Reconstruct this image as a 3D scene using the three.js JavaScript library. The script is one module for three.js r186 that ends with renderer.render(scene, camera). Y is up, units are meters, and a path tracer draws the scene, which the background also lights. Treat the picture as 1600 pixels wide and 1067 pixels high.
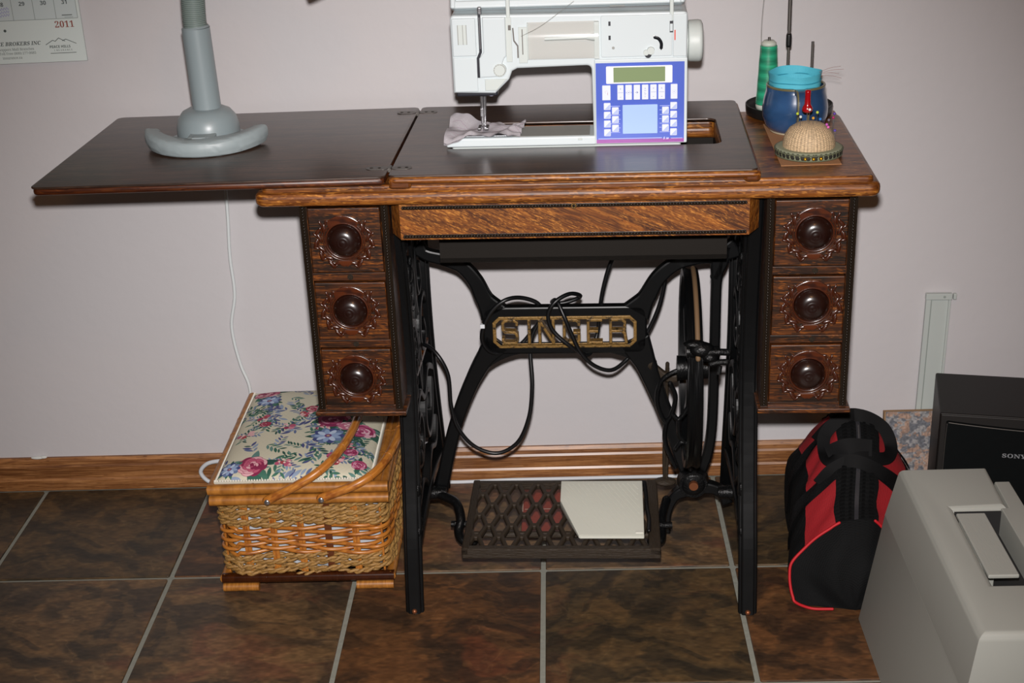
import * as THREE from 'three';
import { RoundedBoxGeometry } from 'three/addons/geometries/RoundedBoxGeometry.js';
import { mergeGeometries, mergeVertices, toCreasedNormals } from 'three/addons/utils/BufferGeometryUtils.js';

// ---------- camera, light, exposure ----------
const scene = new THREE.Scene();
scene.background = new THREE.Color(0x000000);
const camera = new THREE.PerspectiveCamera(27.147, 1600 / 1067, 0.05, 30);
camera.position.set(0, 1.3445, 2.453);
camera.rotation.set(-0.40371, 0.04015, -0.0420, 'YXZ');
camera.updateMatrixWorld();
const renderer = new THREE.WebGLRenderer({ antialias: true });
renderer.toneMapping = THREE.LinearToneMapping;
renderer.toneMappingExposure = 1.0;
renderer.shadowMap.enabled = true;
// the camera's own pop-up flash: a small hard light just above the lens
const up = new THREE.Vector3(0, 1, 0).applyQuaternion(camera.quaternion), fwd = new THREE.Vector3(0, 0, -1).applyQuaternion(camera.quaternion);
const flash = new THREE.SpotLight(0xfffaf8, 20, 0, 0.575, 1, 2);
flash.position.copy(camera.position).addScaledVector(up, 0.10).addScaledVector(fwd, 0.02);
flash.target.position.copy(camera.position).addScaledVector(fwd, 2.5).addScaledVector(up, -0.14);
flash.castShadow = true; flash.shadow.mapSize.set(2048, 2048); flash.shadow.radius = 1.2; flash.shadow.bias = -0.0003;
scene.add(flash, flash.target);
// the room's warm ceiling lamp (its fixture is built further down)
const lampLight = new THREE.PointLight(0xffb46b, 0.5, 0, 2);
lampLight.position.set(0.3, 2.2, 2.0); lampLight.castShadow = true; lampLight.shadow.radius = 6;
scene.add(lampLight);

// ---------- helpers ----------
function rng(s) { return () => { s = (s + 0x6d2b79f5) | 0; let t = Math.imul(s ^ (s >>> 15), 1 | s); t = (t + Math.imul(t ^ (t >>> 7), 61 | t)) ^ t; return ((t ^ (t >>> 14)) >>> 0) / 4294967296; }; }
const V = (x, y, z) => new THREE.Vector3(x, y, z), V2 = (x, y) => new THREE.Vector2(x, y);
const used = {};
function numbered(n) { const k = used[n] = (used[n] ?? -1) + 1; return k ? n + '_' + String(k).padStart(3, '0') : n; }
function sh(o) { o.traverse((m) => { if (m.isMesh) { m.castShadow = true; m.receiveShadow = true; } }); return o; }
// a thing: geometry of its parts is written in room coordinates (before the thing's own turn) and moved to the thing's base
function thing(name, label, category, base, turn = 0, group) {
  const o = new THREE.Group(); o.name = numbered(name); scene.add(o); o.position.set(...base); o.rotation.y = turn;
  o.userData = { label, category }; if (group) o.userData.group = group;
  o.userBase = base; return o;
}
const bases = new Map();
function baseOf(o) { while (o) { if (o.userBase) return o.userBase; o = o.parent; } return [0, 0, 0]; }
function clean(list) {
  return list.map((g) => { const h = g.index ? g.toNonIndexed() : g.clone(); for (const k of Object.keys(h.attributes)) if (!['position', 'normal', 'uv'].includes(k)) h.deleteAttribute(k);
    if (!h.attributes.uv) h.setAttribute('uv', new THREE.BufferAttribute(new Float32Array(h.attributes.position.count * 2), 2)); h.morphAttributes = {}; return h; });
}
function join(gs) { gs = clean([].concat(gs)); return gs.length > 1 ? mergeGeometries(gs) : gs[0]; }
function part(parent, name, geos, mat, label) {
  const b = baseOf(parent), g = join(geos); g.translate(-b[0], -b[1], -b[2]);
  const m = new THREE.Mesh(g, mat); m.name = name; m.castShadow = m.receiveShadow = true; parent.add(m);
  if (label) m.userData.label = label; return m;
}
function struct(name, geos, mat, parent = scene) { const m = new THREE.Mesh(join(geos), mat); m.name = name; m.castShadow = m.receiveShadow = true; parent.add(m); if (parent === scene) m.userData.kind = 'structure'; return m; }
// box between two corners, rounded by r
function box(x0, y0, z0, x1, y1, z1, r = 0, seg = 2) {
  const w = Math.abs(x1 - x0), h = Math.abs(y1 - y0), d = Math.abs(z1 - z0); r = Math.min(r, w / 2.01, h / 2.01, d / 2.01);
  const g = r > 0 ? new RoundedBoxGeometry(w, h, d, seg, r) : new THREE.BoxGeometry(w, h, d);
  return g.translate((x0 + x1) / 2, (y0 + y1) / 2, (z0 + z1) / 2);
}
function cyl(a, b, r0, r1 = r0, n = 20) {
  const A = V(...a), B = V(...b), d = B.clone().sub(A), g = new THREE.CylinderGeometry(r1, r0, d.length(), n);
  g.applyQuaternion(new THREE.Quaternion().setFromUnitVectors(V(0, 1, 0), d.clone().normalize())); return g.translate(...A.add(B).multiplyScalar(0.5).toArray());
}
function ball(x, y, z, r, sx = 1, sy = 1, sz = 1, n = 16) { return new THREE.SphereGeometry(r, n, Math.ceil(n * 0.7)).scale(sx, sy, sz).translate(x, y, z); }
function tube(pts, r, n = 8, seg, closed = false) {
  const c = new THREE.CatmullRomCurve3(pts.map((p) => V(...p)), closed, 'centripetal');
  const g = new THREE.TubeGeometry(c, seg || pts.length * 8, r, n, closed);
  if (closed) return g;
  const caps = [0, 1].map((t) => ball(...c.getPoint(t).toArray(), r * 0.99, 1, 1, 1, 8)); return join([g, ...caps]);
}
function lathe(pts, n = 40) { return new THREE.LatheGeometry(pts.map((p) => V2(...p)), n); }
function poly(pts) { const s = new THREE.Shape(); pts.forEach((p, i) => (i ? s.lineTo(...p) : s.moveTo(...p))); s.closePath(); return s; }
function rrect(x0, y0, x1, y1, r) {
  const s = new THREE.Shape(); s.moveTo(x0 + r, y0); s.lineTo(x1 - r, y0); s.absarc(x1 - r, y0 + r, r, -Math.PI / 2, 0); s.lineTo(x1, y1 - r); s.absarc(x1 - r, y1 - r, r, 0, Math.PI / 2);
  s.lineTo(x0 + r, y1); s.absarc(x0 + r, y1 - r, r, Math.PI / 2, Math.PI); s.lineTo(x0, y0 + r); s.absarc(x0 + r, y0 + r, r, Math.PI, 1.5 * Math.PI); return s;
}
function ext(shape, depth, bevel = 0, z = 0, bs = 2, cs = 8) {
  const g = new THREE.ExtrudeGeometry(shape, { depth: depth - 2 * bevel, bevelEnabled: bevel > 0, bevelThickness: bevel, bevelSize: bevel, bevelOffset: -bevel, bevelSegments: bs, curveSegments: cs });
  return g.translate(0, 0, z + bevel);
}
// a strip of varying width along a smooth line in a plane
function ribbon(pts, w, n = 40, straight = false) {
  const P = pts.map((p) => V(p[0], p[1], 0));
  const c = straight ? null : new THREE.CatmullRomCurve3(P, false, 'centripetal'), L = [], Rr = [];
  const wid = (t) => (typeof w === 'number' ? w : (() => { const f = t * (w.length - 1), i = Math.min(w.length - 2, Math.floor(f)); return w[i] + (w[i + 1] - w[i]) * (f - i); })());
  const N = straight ? pts.length - 1 : n;
  for (let i = 0; i <= N; i++) {
    const t = i / N; let p, nx, ny, k = 1;
    if (straight) {
      p = P[i]; const a = P[Math.max(0, i - 1)], b = P[i], d = P[Math.min(N, i + 1)], e0 = b.clone().sub(a).normalize(), e1 = d.clone().sub(b).normalize();
      const m = (i === 0 ? e1 : i === N ? e0 : e0.clone().add(e1).normalize()); nx = -m.y; ny = m.x; const ref = i === 0 ? e1 : e0; k = 1 / Math.max(0.5, m.dot(ref));
    } else { p = c.getPoint(t); const d = c.getTangent(t); nx = -d.y; ny = d.x; }
    const h = wid(t) / 2 * k; L.push([p.x + nx * h, p.y + ny * h]); Rr.push([p.x - nx * h, p.y - ny * h]);
  }
  return poly([...L, ...Rr.reverse()]);
}
// texture coordinates in metres, by the side a face looks to; the grain axis runs along u
function boxUV(g, grain = 'x', su = 1, sv = su, ou = 0, ov = 0) {
  g = g.index ? g.toNonIndexed() : g; const p = g.attributes.position, uv = new Float32Array(p.count * 2), a = V(), b = V(), c = V();
  for (let i = 0; i < p.count; i += 3) {
    a.fromBufferAttribute(p, i); b.fromBufferAttribute(p, i + 1); c.fromBufferAttribute(p, i + 2);
    const n = b.clone().sub(a).cross(c.clone().sub(a)), ax = Math.abs(n.x), ay = Math.abs(n.y), az = Math.abs(n.z), q = ax > ay && ax > az ? 'x' : ay > az ? 'y' : 'z';
    const other = ['x', 'y', 'z'].filter((k) => k !== q), U = other.includes(grain) ? grain : other[0], W = other.find((k) => k !== U);
    [a, b, c].forEach((v, j) => { uv[(i + j) * 2] = v[U] * su + ou; uv[(i + j) * 2 + 1] = v[W] * sv + ov; });
  }
  g.setAttribute('uv', new THREE.BufferAttribute(uv, 2)); return g;
}
function warp(g, f) { const p = g.attributes.position; for (let i = 0; i < p.count; i++) { const v = f(p.getX(i), p.getY(i), p.getZ(i)); p.setXYZ(i, ...v); } g.computeVertexNormals(); return g; }
function sheet(f, nu, nv, closedU = false) {   // parametric sheet
  const pos = [], uv = [], idx = [];
  for (let j = 0; j <= nv; j++) for (let i = 0; i <= nu; i++) { pos.push(...f(i / nu, j / nv)); uv.push(i / nu, j / nv); }
  for (let j = 0; j < nv; j++) for (let i = 0; i < nu; i++) { const a = j * (nu + 1) + i, b = a + 1, c = a + nu + 1, d = c + 1; idx.push(a, b, d, a, d, c); }
  const g = new THREE.BufferGeometry(); g.setAttribute('position', new THREE.Float32BufferAttribute(pos, 3)); g.setAttribute('uv', new THREE.Float32BufferAttribute(uv, 2)); g.setIndex(idx); g.computeVertexNormals(); return g;
}
// ---------- noise and textures ----------
function hash(x, y, s) { let h = Math.imul(x, 374761393) ^ Math.imul(y, 668265263) ^ Math.imul(s, 974711); h = Math.imul(h ^ (h >>> 13), 1274126177); return ((h ^ (h >>> 16)) >>> 0) / 4294967296; }
function vn(x, y, s, px, py) { // value noise, periodic px by py
  const xi = Math.floor(x), yi = Math.floor(y), fx = x - xi, fy = y - yi, u = fx * fx * (3 - 2 * fx), v = fy * fy * (3 - 2 * fy), m = (a, n) => ((a % n) + n) % n;
  const x0 = m(xi, px), x1 = m(xi + 1, px), y0 = m(yi, py), y1 = m(yi + 1, py);
  return (hash(x0, y0, s) * (1 - u) + hash(x1, y0, s) * u) * (1 - v) + (hash(x0, y1, s) * (1 - u) + hash(x1, y1, s) * u) * v;
}
function fbm(x, y, s, px, py, o = 4) { let a = 0, w = 0.5, t = 0; for (let i = 0; i < o; i++) { a += w * vn(x, y, s + i * 17, px, py); t += w; x *= 2; y *= 2; px *= 2; py *= 2; w *= 0.5; } return a / t; }
const cl = (t) => Math.max(0, Math.min(1, t)), ss = (a, b, t) => { t = cl((t - a) / (b - a)); return t * t * (3 - 2 * t); };
function dataTex(w, h, f, srgb = true) {
  const d = new Uint8Array(w * h * 4);
  for (let y = 0; y < h; y++) for (let x = 0; x < w; x++) { const c = f(x / w, y / h), i = (y * w + x) * 4; d[i] = c[0]; d[i + 1] = c[1]; d[i + 2] = c[2]; d[i + 3] = 255; }
  const t = new THREE.DataTexture(d, w, h); t.wrapS = t.wrapT = THREE.RepeatWrapping; t.magFilter = THREE.LinearFilter; t.minFilter = THREE.LinearMipmapLinearFilter; t.generateMipmaps = true;
  if (srgb) t.colorSpace = THREE.SRGBColorSpace; t.needsUpdate = true; return t;
}
function canvasTex(w, h, draw) {
  const c = document.createElement('canvas'); c.width = w; c.height = h; draw(c.getContext('2d'), w, h);
  const t = new THREE.CanvasTexture(c); t.colorSpace = THREE.SRGBColorSpace; t.anisotropy = 8; t.needsUpdate = true; return t;
}
const mix = (a, b, t) => a.map((v, i) => v + (b[i] - v) * t);
// oak: 0.5 m of grain along u, 0.25 m across; pores, growth bands and slanted ray flecks
function oak(dark, mid, light, s, fleck = 0.5) {
  return dataTex(1024, 512, (u, v) => {
    const w = fbm(u * 4, v * 6, s, 4, 6, 3) - 0.5, band = fbm(u * 3 + w, v * 26 + w * 5, s + 3, 3, 26, 3), fine = fbm(u * 18, v * 150, s + 7, 18, 150, 2), pore = vn(u * 60, v * 256, s + 9, 60, 256);
    const fl = ss(0.55, 0.75, fbm(u * 70 + v * 50, v * 130, s + 11, 70, 130, 2)) * ss(0.35, 0.6, fbm(u * 6, v * 5, s + 12, 6, 5, 2));
    let c = mix(dark, mid, cl(band * 1.5 - 0.25)); c = mix(c, light, cl((fine - 0.42) * 1.8) * 0.7 + fl * fleck * 0.6); c = mix(c, dark, ss(0.7, 0.95, pore) * 0.7);
    return c;
  });
}
const T = {
  oakLight: oak([58, 26, 6], [136, 76, 22], [192, 128, 54], 5, 0.9),
  oakDark: oak([16, 7, 2], [68, 32, 8], [144, 80, 22], 21, 0.8),
  oakTop: oak([34, 22, 15], [68, 45, 31], [98, 70, 52], 33, 0.35),
  oakBase: oak([98, 58, 28], [162, 110, 64], [194, 142, 92], 47, 0.2),
  slate: dataTex(1024, 1024, (u, v) => {
    const wx = fbm(u * 4, v * 4, 61, 4, 4, 4) - 0.5, wy = fbm(u * 4, v * 4, 73, 4, 4, 4) - 0.5, x = u + wx * 0.22, y = v + wy * 0.22;
    const a = fbm(x * 12, y * 26, 81, 12, 26, 5), b = fbm(x * 5, y * 9, 91, 5, 9, 5), r = fbm(x * 6, y * 12, 95, 6, 12, 5), f = fbm(u * 90, v * 190, 99, 90, 190, 2), ve = 1 - Math.abs(fbm(x * 16, y * 28, 101, 16, 28, 4) - 0.5) * 2;
    let c = mix([56, 47, 37], [106, 80, 52], ss(0.36, 0.64, a)); c = mix(c, [128, 96, 60], ss(0.48, 0.7, b) * 0.55); c = mix(c, [118, 70, 50], ss(0.54, 0.66, r) * 0.6); c = mix(c, [150, 124, 88], ss(0.93, 1, ve) * 0.35 * ss(0.35, 0.6, b)); c = mix(c, [40, 37, 31], ss(0.5, 0.62, fbm(x * 16, y * 34, 111, 16, 34, 5)) * 0.6); c = mix(c, [134, 104, 66], ss(0.52, 0.62, fbm(x * 22, y * 44, 121, 22, 44, 4)) * 0.4);
    c = mix(c, [78, 60, 43], 0.3); return c.map((k) => k * (0.74 + 0.44 * f));
  }),
  slateBump: dataTex(512, 512, (u, v) => { const k = 255 * (0.7 * fbm(u * 8, v * 8, 61, 8, 8, 5) + 0.3 * fbm(u * 60, v * 60, 63, 60, 60, 2)); return [k, k, k]; }, false),
  wall: dataTex(512, 512, (u, v) => { const k = 255 * (0.5 * fbm(u * 40, v * 40, 7, 40, 40, 3) + 0.5 * fbm(u * 9, v * 9, 8, 9, 9, 3)); return [k, k, k]; }, false),
  weave: dataTex(256, 256, (u, v) => { const k = 255 * (0.5 + 0.25 * Math.sin(u * 2 * Math.PI * 32) * Math.sin(v * 2 * Math.PI * 32) + 0.25 * (vn(u * 128, v * 128, 3, 128, 128) - 0.5)); return [k, k, k]; }, false),
  cast: dataTex(256, 256, (u, v) => { const k = 255 * fbm(u * 24, v * 24, 17, 24, 24, 4); return [k, k, k]; }, false),
  rattan: dataTex(512, 128, (u, v) => { const n = fbm(u * 8, v * 40, 31, 8, 40, 3), k = ss(0.5, 0.8, fbm(u * 6, v * 3, 35, 6, 3, 3)); return mix(mix([150, 84, 26], [205, 140, 62], n), [110, 52, 18], k * 0.6); }),
  seagrass: dataTex(512, 128, (u, v) => { const n = fbm(u * 60 + v * 20, v * 16, 41, 60, 16, 3); return mix([104, 72, 32], [196, 154, 88], n); }),
  bamboo: dataTex(512, 128, (u, v) => { const n = fbm(u * 6, v * 50, 51, 6, 50, 3), k = ss(0.45, 0.75, fbm(u * 5, v * 2, 55, 5, 2, 3)); return mix(mix([128, 78, 26], [186, 124, 52], n), [70, 40, 16], k * 0.6); }),
};
const std = (o) => new THREE.MeshStandardMaterial({ roughness: 0.6, ...o }), phy = (o) => new THREE.MeshPhysicalMaterial({ roughness: 0.5, ...o });
const M = {
  wall: std({ color: new THREE.Color().setRGB(0.575, 0.555, 0.565), roughness: 0.55, bumpMap: T.wall, bumpScale: 0.0006 }),
  ceiling: std({ color: 0xe8e4de, roughness: 0.9 }),
  grout: std({ color: 0x85867c, roughness: 0.9, bumpMap: T.cast, bumpScale: 0.001 }),
  tile: std({ map: T.slate, bumpMap: T.slateBump, bumpScale: 0.0012, roughness: 0.5 }),
  tileWarm: std({ map: T.slate, color: 0xf0d4c2, bumpMap: T.slateBump, bumpScale: 0.0012, roughness: 0.5 }),
  tileDark: std({ map: T.slate, color: 0xd2d4ca, bumpMap: T.slateBump, bumpScale: 0.0012, roughness: 0.5 }),
  oakLight: phy({ map: T.oakLight, roughness: 0.42, clearcoat: 0.35, clearcoatRoughness: 0.3 }),
  oakDark: phy({ map: T.oakDark, roughness: 0.42, clearcoat: 0.5, clearcoatRoughness: 0.25 }),
  oakTop: phy({ map: T.oakTop, roughness: 0.42, clearcoat: 0.4, clearcoatRoughness: 0.22 }),
  oakBase: phy({ map: T.oakBase, roughness: 0.4, clearcoat: 0.4, clearcoatRoughness: 0.25 }),
  knob: phy({ color: 0x1d0b07, roughness: 0.3, clearcoat: 0.8, clearcoatRoughness: 0.18 }),
  bead: std({ color: 0x1a120a, roughness: 0.28 }),
  boxWood: phy({ color: 0x1a1612, roughness: 0.7, specularIntensity: 0.4 }),
  iron: phy({ color: 0x070809, roughness: 0.38, specularIntensity: 0.55, bumpMap: T.cast, bumpScale: 0.0008 }),
  ironWorn: phy({ color: 0x31281e, roughness: 0.6, specularIntensity: 0.6, bumpMap: T.cast, bumpScale: 0.0012 }),
  gold: phy({ map: dataTex(256, 256, (u, v) => { const k = ss(0.56, 0.8, fbm(u * 14, v * 14, 301, 14, 14, 4)) * 0.75 + 0.18 * vn(u * 40, v * 40, 303, 40, 40); return mix([138, 106, 54], [46, 36, 22], k); }), roughness: 0.5, metalness: 0.35, bumpMap: T.cast, bumpScale: 0.0008 }),
  copper: phy({ color: 0x8a5436, roughness: 0.45, metalness: 0.7 }),
  steel: phy({ color: 0xb8b8bc, roughness: 0.25, metalness: 0.9 }),
  dullSteel: phy({ color: 0x6a6662, roughness: 0.45, metalness: 0.7 }),
  leather: std({ color: 0x6a5238, roughness: 0.7 }),
  rubber: std({ color: 0x090a0c, roughness: 0.4 }),
  black: std({ color: 0x101113, roughness: 0.5 }),
};

// ---------- the room ----------
const RX0 = -2.35, RX1 = 2.45, RZ1 = 4.3, RH = 2.44, ZW = -0.012;
struct('wall_back', boxUV(box(RX0, 0, ZW - 0.12, RX1, RH, ZW), 'x', 2), M.wall);
struct('wall_left', boxUV(box(RX0 - 0.12, 0, ZW - 0.12, RX0, RH, RZ1 + 0.12), 'z', 2), M.wall);
struct('wall_right', boxUV(box(RX1, 0, ZW - 0.12, RX1 + 0.12, RH, RZ1 + 0.12), 'z', 2), M.wall);
struct('wall_front', boxUV(box(RX0, 0, RZ1, RX1, RH, RZ1 + 0.12), 'x', 2), M.wall);
struct('ceiling', box(RX0 - 0.12, RH, ZW - 0.12, RX1 + 0.12, RH + 0.12, RZ1 + 0.12), M.ceiling);
const floor = struct('floor', boxUV(box(RX0 - 0.12, -0.12, ZW - 0.12, RX1 + 0.12, -0.0035, RZ1 + 0.12), 'x', 4), M.grout);
{ // square slate tiles, 0.33 m pitch
  const S = 0.33, X0 = -3.14265 * S, g = 0.0042, mats = [M.tile, M.tileWarm, M.tileDark], rnd = rng(11), shape = rrect(-S / 2 + g, -S / 2 + g, S / 2 - g, S / 2 - g, 0.004);
  const variants = [];
  for (let i = 0; i < 14; i++) variants.push(boxUV(ext(shape, 0.012, 0.0018, 0, 2, 3).rotateX(-Math.PI / 2).translate(0, -0.012, 0), 'x', 1, 1, rnd(), rnd()));
  for (let k = -4; k < 10; k++) for (let r = 0; r < 13; r++) {
    const x = X0 + (k + 0.5) * S, z = (r + 0.5) * S; if (x - S / 2 < RX0 - 0.3 || x + S / 2 > RX1 + 0.3) continue;
    const m = new THREE.Mesh(variants[Math.floor(rnd() * 14)], mats[Math.floor(rnd() * 3)]); m.name = numbered('tile'); m.position.set(x, (rnd() - 0.5) * 0.0006, z); m.castShadow = m.receiveShadow = true; floor.add(m);
  }
}
{ // moulded oak baseboard
  const prof = [[ZW, 0], [0.002, 0], [0.002, 0.022], [-0.0005, 0.026], [-0.0005, 0.05], [-0.003, 0.054], [-0.004, 0.062], [-0.008, 0.068], [ZW, 0.0685]];
  const g = ext(poly(prof), RX1 - RX0, 0, 0).rotateY(-Math.PI / 2).translate(RX1, 0, 0);   // profile x becomes room z
  struct('baseboard_back', boxUV(g, 'x', 1.2, 4), M.oakBase);
}
{ // ceiling lamp of the room, above and behind the camera
  const t = thing('ceiling_lamp', 'round frosted ceiling lamp above the middle of the room', 'ceiling lamp', [0.3, RH, 2.0]);
  part(t, 'rim', lathe([[0, 0], [0.16, 0], [0.165, -0.02], [0.15, -0.03], [0, -0.03]]).translate(0.3, RH, 2.0), M.dullSteel);
  part(t, 'diffuser', lathe([[0, -0.10], [0.08, -0.092], [0.13, -0.06], [0.148, -0.03]]).translate(0.3, RH, 2.0), std({ color: 0xfff0dc, emissive: 0xffc890, emissiveIntensity: 0.6, side: THREE.DoubleSide }));
}

// ---------- the treadle sewing table ----------
const TT = -0.04;
{
  const t = thing('sewing_table', 'antique oak treadle sewing table on black cast iron legs, six carved drawers, leaf open', 'sewing table', [0.0, 0, 0.25], TT);
  // moulded top board
  const slab = (x0, x1, z0, z1, y0, y1, r, b, h) => { const s = rrect(x0, -z1, x1, -z0, r); if (h) s.holes.push(h); return ext(s, y1 - y0, b, 0, 4, 6).rotateX(-Math.PI / 2).translate(0, y0, 0); };
  const cut = (x0, x1, z0, z1, r) => { const p = new THREE.Path(); p.moveTo(x0 + r, -z1); p.lineTo(x1 - r, -z1); p.absarc(x1 - r, -z1 + r, r, -Math.PI / 2, 0); p.lineTo(x1, -z0 - r); p.absarc(x1 - r, -z0 - r, r, 0, Math.PI / 2); p.lineTo(x0 + r, -z0); p.absarc(x0 + r, -z0 - r, r, Math.PI / 2, Math.PI); p.lineTo(x0, -z1 + r); p.absarc(x0 + r, -z1 + r, r, Math.PI, 1.5 * Math.PI); return p; };
  part(t, 'table_top', [boxUV(slab(-0.449, 0.472, 0.052, 0.464, 0.7125, 0.7345, 0.016, 0.0085, cut(-0.18, 0.254, 0.12, 0.333, 0.01)), 'x', 2, 4), boxUV(slab(-0.439, 0.462, 0.06, 0.455, 0.728, 0.7425, 0.01, 0.004, cut(-0.18, 0.254, 0.12, 0.333, 0.01)), 'x', 2, 4, 0.3, 0.2)], M.oakLight).userData.label = 'golden oak board with a rounded moulded edge';
  // centre panel (with the opening for the machine) and hinged leaf lie on the top board
  const hole = new THREE.Path(); { const r = 0.014, x0 = -0.17, x1 = 0.252, z0 = 0.172, z1 = 0.3275; hole.moveTo(x0 + r, -z1); hole.lineTo(x1 - r, -z1); hole.absarc(x1 - r, -z1 + r, r, -Math.PI / 2, 0); hole.lineTo(x1, -z0 - r); hole.absarc(x1 - r, -z0 - r, r, 0, Math.PI / 2); hole.lineTo(x0 + r, -z0); hole.absarc(x0 + r, -z0 - r, r, Math.PI / 2, Math.PI); hole.lineTo(x0, -z1 + r); hole.absarc(x0 + r, -z1 + r, r, Math.PI, 1.5 * Math.PI); }
  const ps = rrect(-0.2435, -0.4685, 0.2945, -0.052, 0.01); ps.holes.push(hole);
  const panel = new THREE.ExtrudeGeometry(ps, { depth: 0.001, bevelEnabled: true, bevelThickness: 0.0014, bevelSize: 0.0014, bevelOffset: -0.0014, bevelSegments: 3 }).rotateX(-Math.PI / 2).translate(0, 0.7581, 0);
  const cpn = part(t, 'centre_panel', [boxUV(panel, 'x', 2, 4, 0.1, 0.4)], M.oakTop, 'dark worn centre panel with a cut-out for the machine');
  part(cpn, 'edge_moulding', [boxUV(slab(-0.2435, 0.2985, 0.405, 0.4735, 0.7485, 0.7583, 0.012, 0.0047), 'x', 2, 4, 0.3), boxUV(slab(-0.236, 0.291, 0.405, 0.4585, 0.742, 0.75, 0.008, 0.001), 'x', 2, 4, 0.3), boxUV(slab(0.2735, 0.2985, 0.055, 0.472, 0.742, 0.7583, 0.008, 0.005), 'z', 2, 4, 0.3), boxUV(slab(-0.243, -0.21, 0.055, 0.472, 0.742, 0.7565, 0.006, 0.002), 'z', 2, 4, 0.3)], M.oakLight, 'golden moulded edge');
  const sag = (g) => warp(g, (x, y, z) => [x, y + (x + 0.2475) * 0.009, z - (x + 0.2475) * 0.012]);
  const leaf = sag(boxUV(slab(-0.7815, -0.2475, 0.052, 0.4725, 0.7572, 0.7605, 0.012, 0.0014), 'x', 2, 4, 0.55, 0.15));
  const lf = part(t, 'leaf', toCreasedNormals(leaf, 0.5), M.oakTop, 'dark worn leaf folded out to the left');
  part(lf, 'edge_moulding', toCreasedNormals(sag(boxUV(slab(-0.7785, -0.2485, 0.056, 0.4722, 0.747, 0.7583, 0.01, 0.0045), 'x', 2, 4, 0.55, 0.5)), 0.5), M.oakEdge ??= phy({ map: T.oakLight, color: 0x9a8070, roughness: 0.42, clearcoat: 0.35, clearcoatRoughness: 0.3 }), 'brown moulded edge');
  for (const z of [0.09, 0.427]) {
    const h = part(t, 'hinge', [slab(-0.282, -0.2485, z - 0.009, z + 0.009, 0.7604, 0.7611, 0.0088, 0.0002), slab(-0.2435, -0.213, z - 0.009, z + 0.009, 0.7604, 0.7611, 0.0088, 0.0002), cyl([-0.246, 0.7595, z - 0.009], [-0.246, 0.7595, z + 0.009], 0.0032, 0.0032, 10)], M.dullSteel);
    for (const x of [-0.274, -0.262, -0.232, -0.221]) part(h, 'screw', cyl([x, 0.761, z], [x, 0.7614, z], 0.0025, 0.0025, 10), M.ironWorn);
  }
  // wooden rails inside the machine opening
  part(t, 'machine_well', [box(-0.19, 0.5795, 0.11, 0.262, 0.587, 0.345), box(-0.19, 0.5795, 0.335, 0.262, 0.712, 0.345), box(-0.19, 0.5795, 0.105, 0.262, 0.712, 0.113), box(-0.19, 0.5795, 0.11, -0.182, 0.712, 0.34), box(0.254, 0.5795, 0.11, 0.262, 0.712, 0.34)], M.boxWood);
  part(t, 'support_bar', [boxUV(box(0.17, 0.713, 0.222, 0.2575, 0.722, 0.237, 0.001), 'x', 2, 4), boxUV(box(0.207, 0.69, 0.19, 0.216, 0.715, 0.33, 0.001), 'z', 2, 4)], M.oakBase);
  // bead strings: one small sphere per bead
  const bead = new THREE.IcosahedronGeometry(1, 1);
  const beads = (a, b, pitch, r) => { const A = V(...a), B = V(...b), n = Math.round(A.distanceTo(B) / pitch); return Array.from({ length: n + 1 }, (_, i) => { const p = A.clone().lerp(B, i / n); return bead.clone().scale(r, r, r).translate(p.x, p.y, p.z); }); };
  // apron front with slanted ends
  const ap = poly([[-0.250, 0.405], [-0.250, 0.42], [-0.233, 0.452], [0.285, 0.452], [0.302, 0.42], [0.302, 0.405]]);
  const apg = boxUV(ext(ap, 0.058, 0.0012).rotateX(Math.PI / 2).translate(0, 0.713, 0), 'x', 2.6, 5.2, 0.2, 0.1);
  { const q = apg.attributes.uv; for (let i = 0; i < q.count; i++) { const u = q.getX(i) / 2.6, v = q.getY(i) / 5.2, an = 0.42; q.setXY(i, (u * Math.cos(an) - v * Math.sin(an)) * 3.2, (u * Math.sin(an) + v * Math.cos(an)) * 6); } }
  const apron = part(t, 'apron_drawer', apg, M.oakLight, 'golden oak drawer front with slanted ends');
  for (const y of [0.7055, 0.6605]) {
    part(apron, 'bead_strip', [box(-0.229, y - 0.0028, 0.4505, 0.281, y + 0.0028, 0.4528, 0.0004), ...beads([-0.228, y, 0.4532], [0.28, y, 0.4532], 0.0044, 0.0017)], M.bead);
  }
  part(apron, 'keyhole', new THREE.TorusGeometry(0.0032, 0.0011, 8, 20).translate(0.0275, 0.7055, 0.4545), M.gold);
  part(apron, 'lock_plate', cyl([0.0275, 0.7055, 0.451], [0.0275, 0.7055, 0.4536], 0.0026, 0.0026, 14), M.iron);
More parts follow.
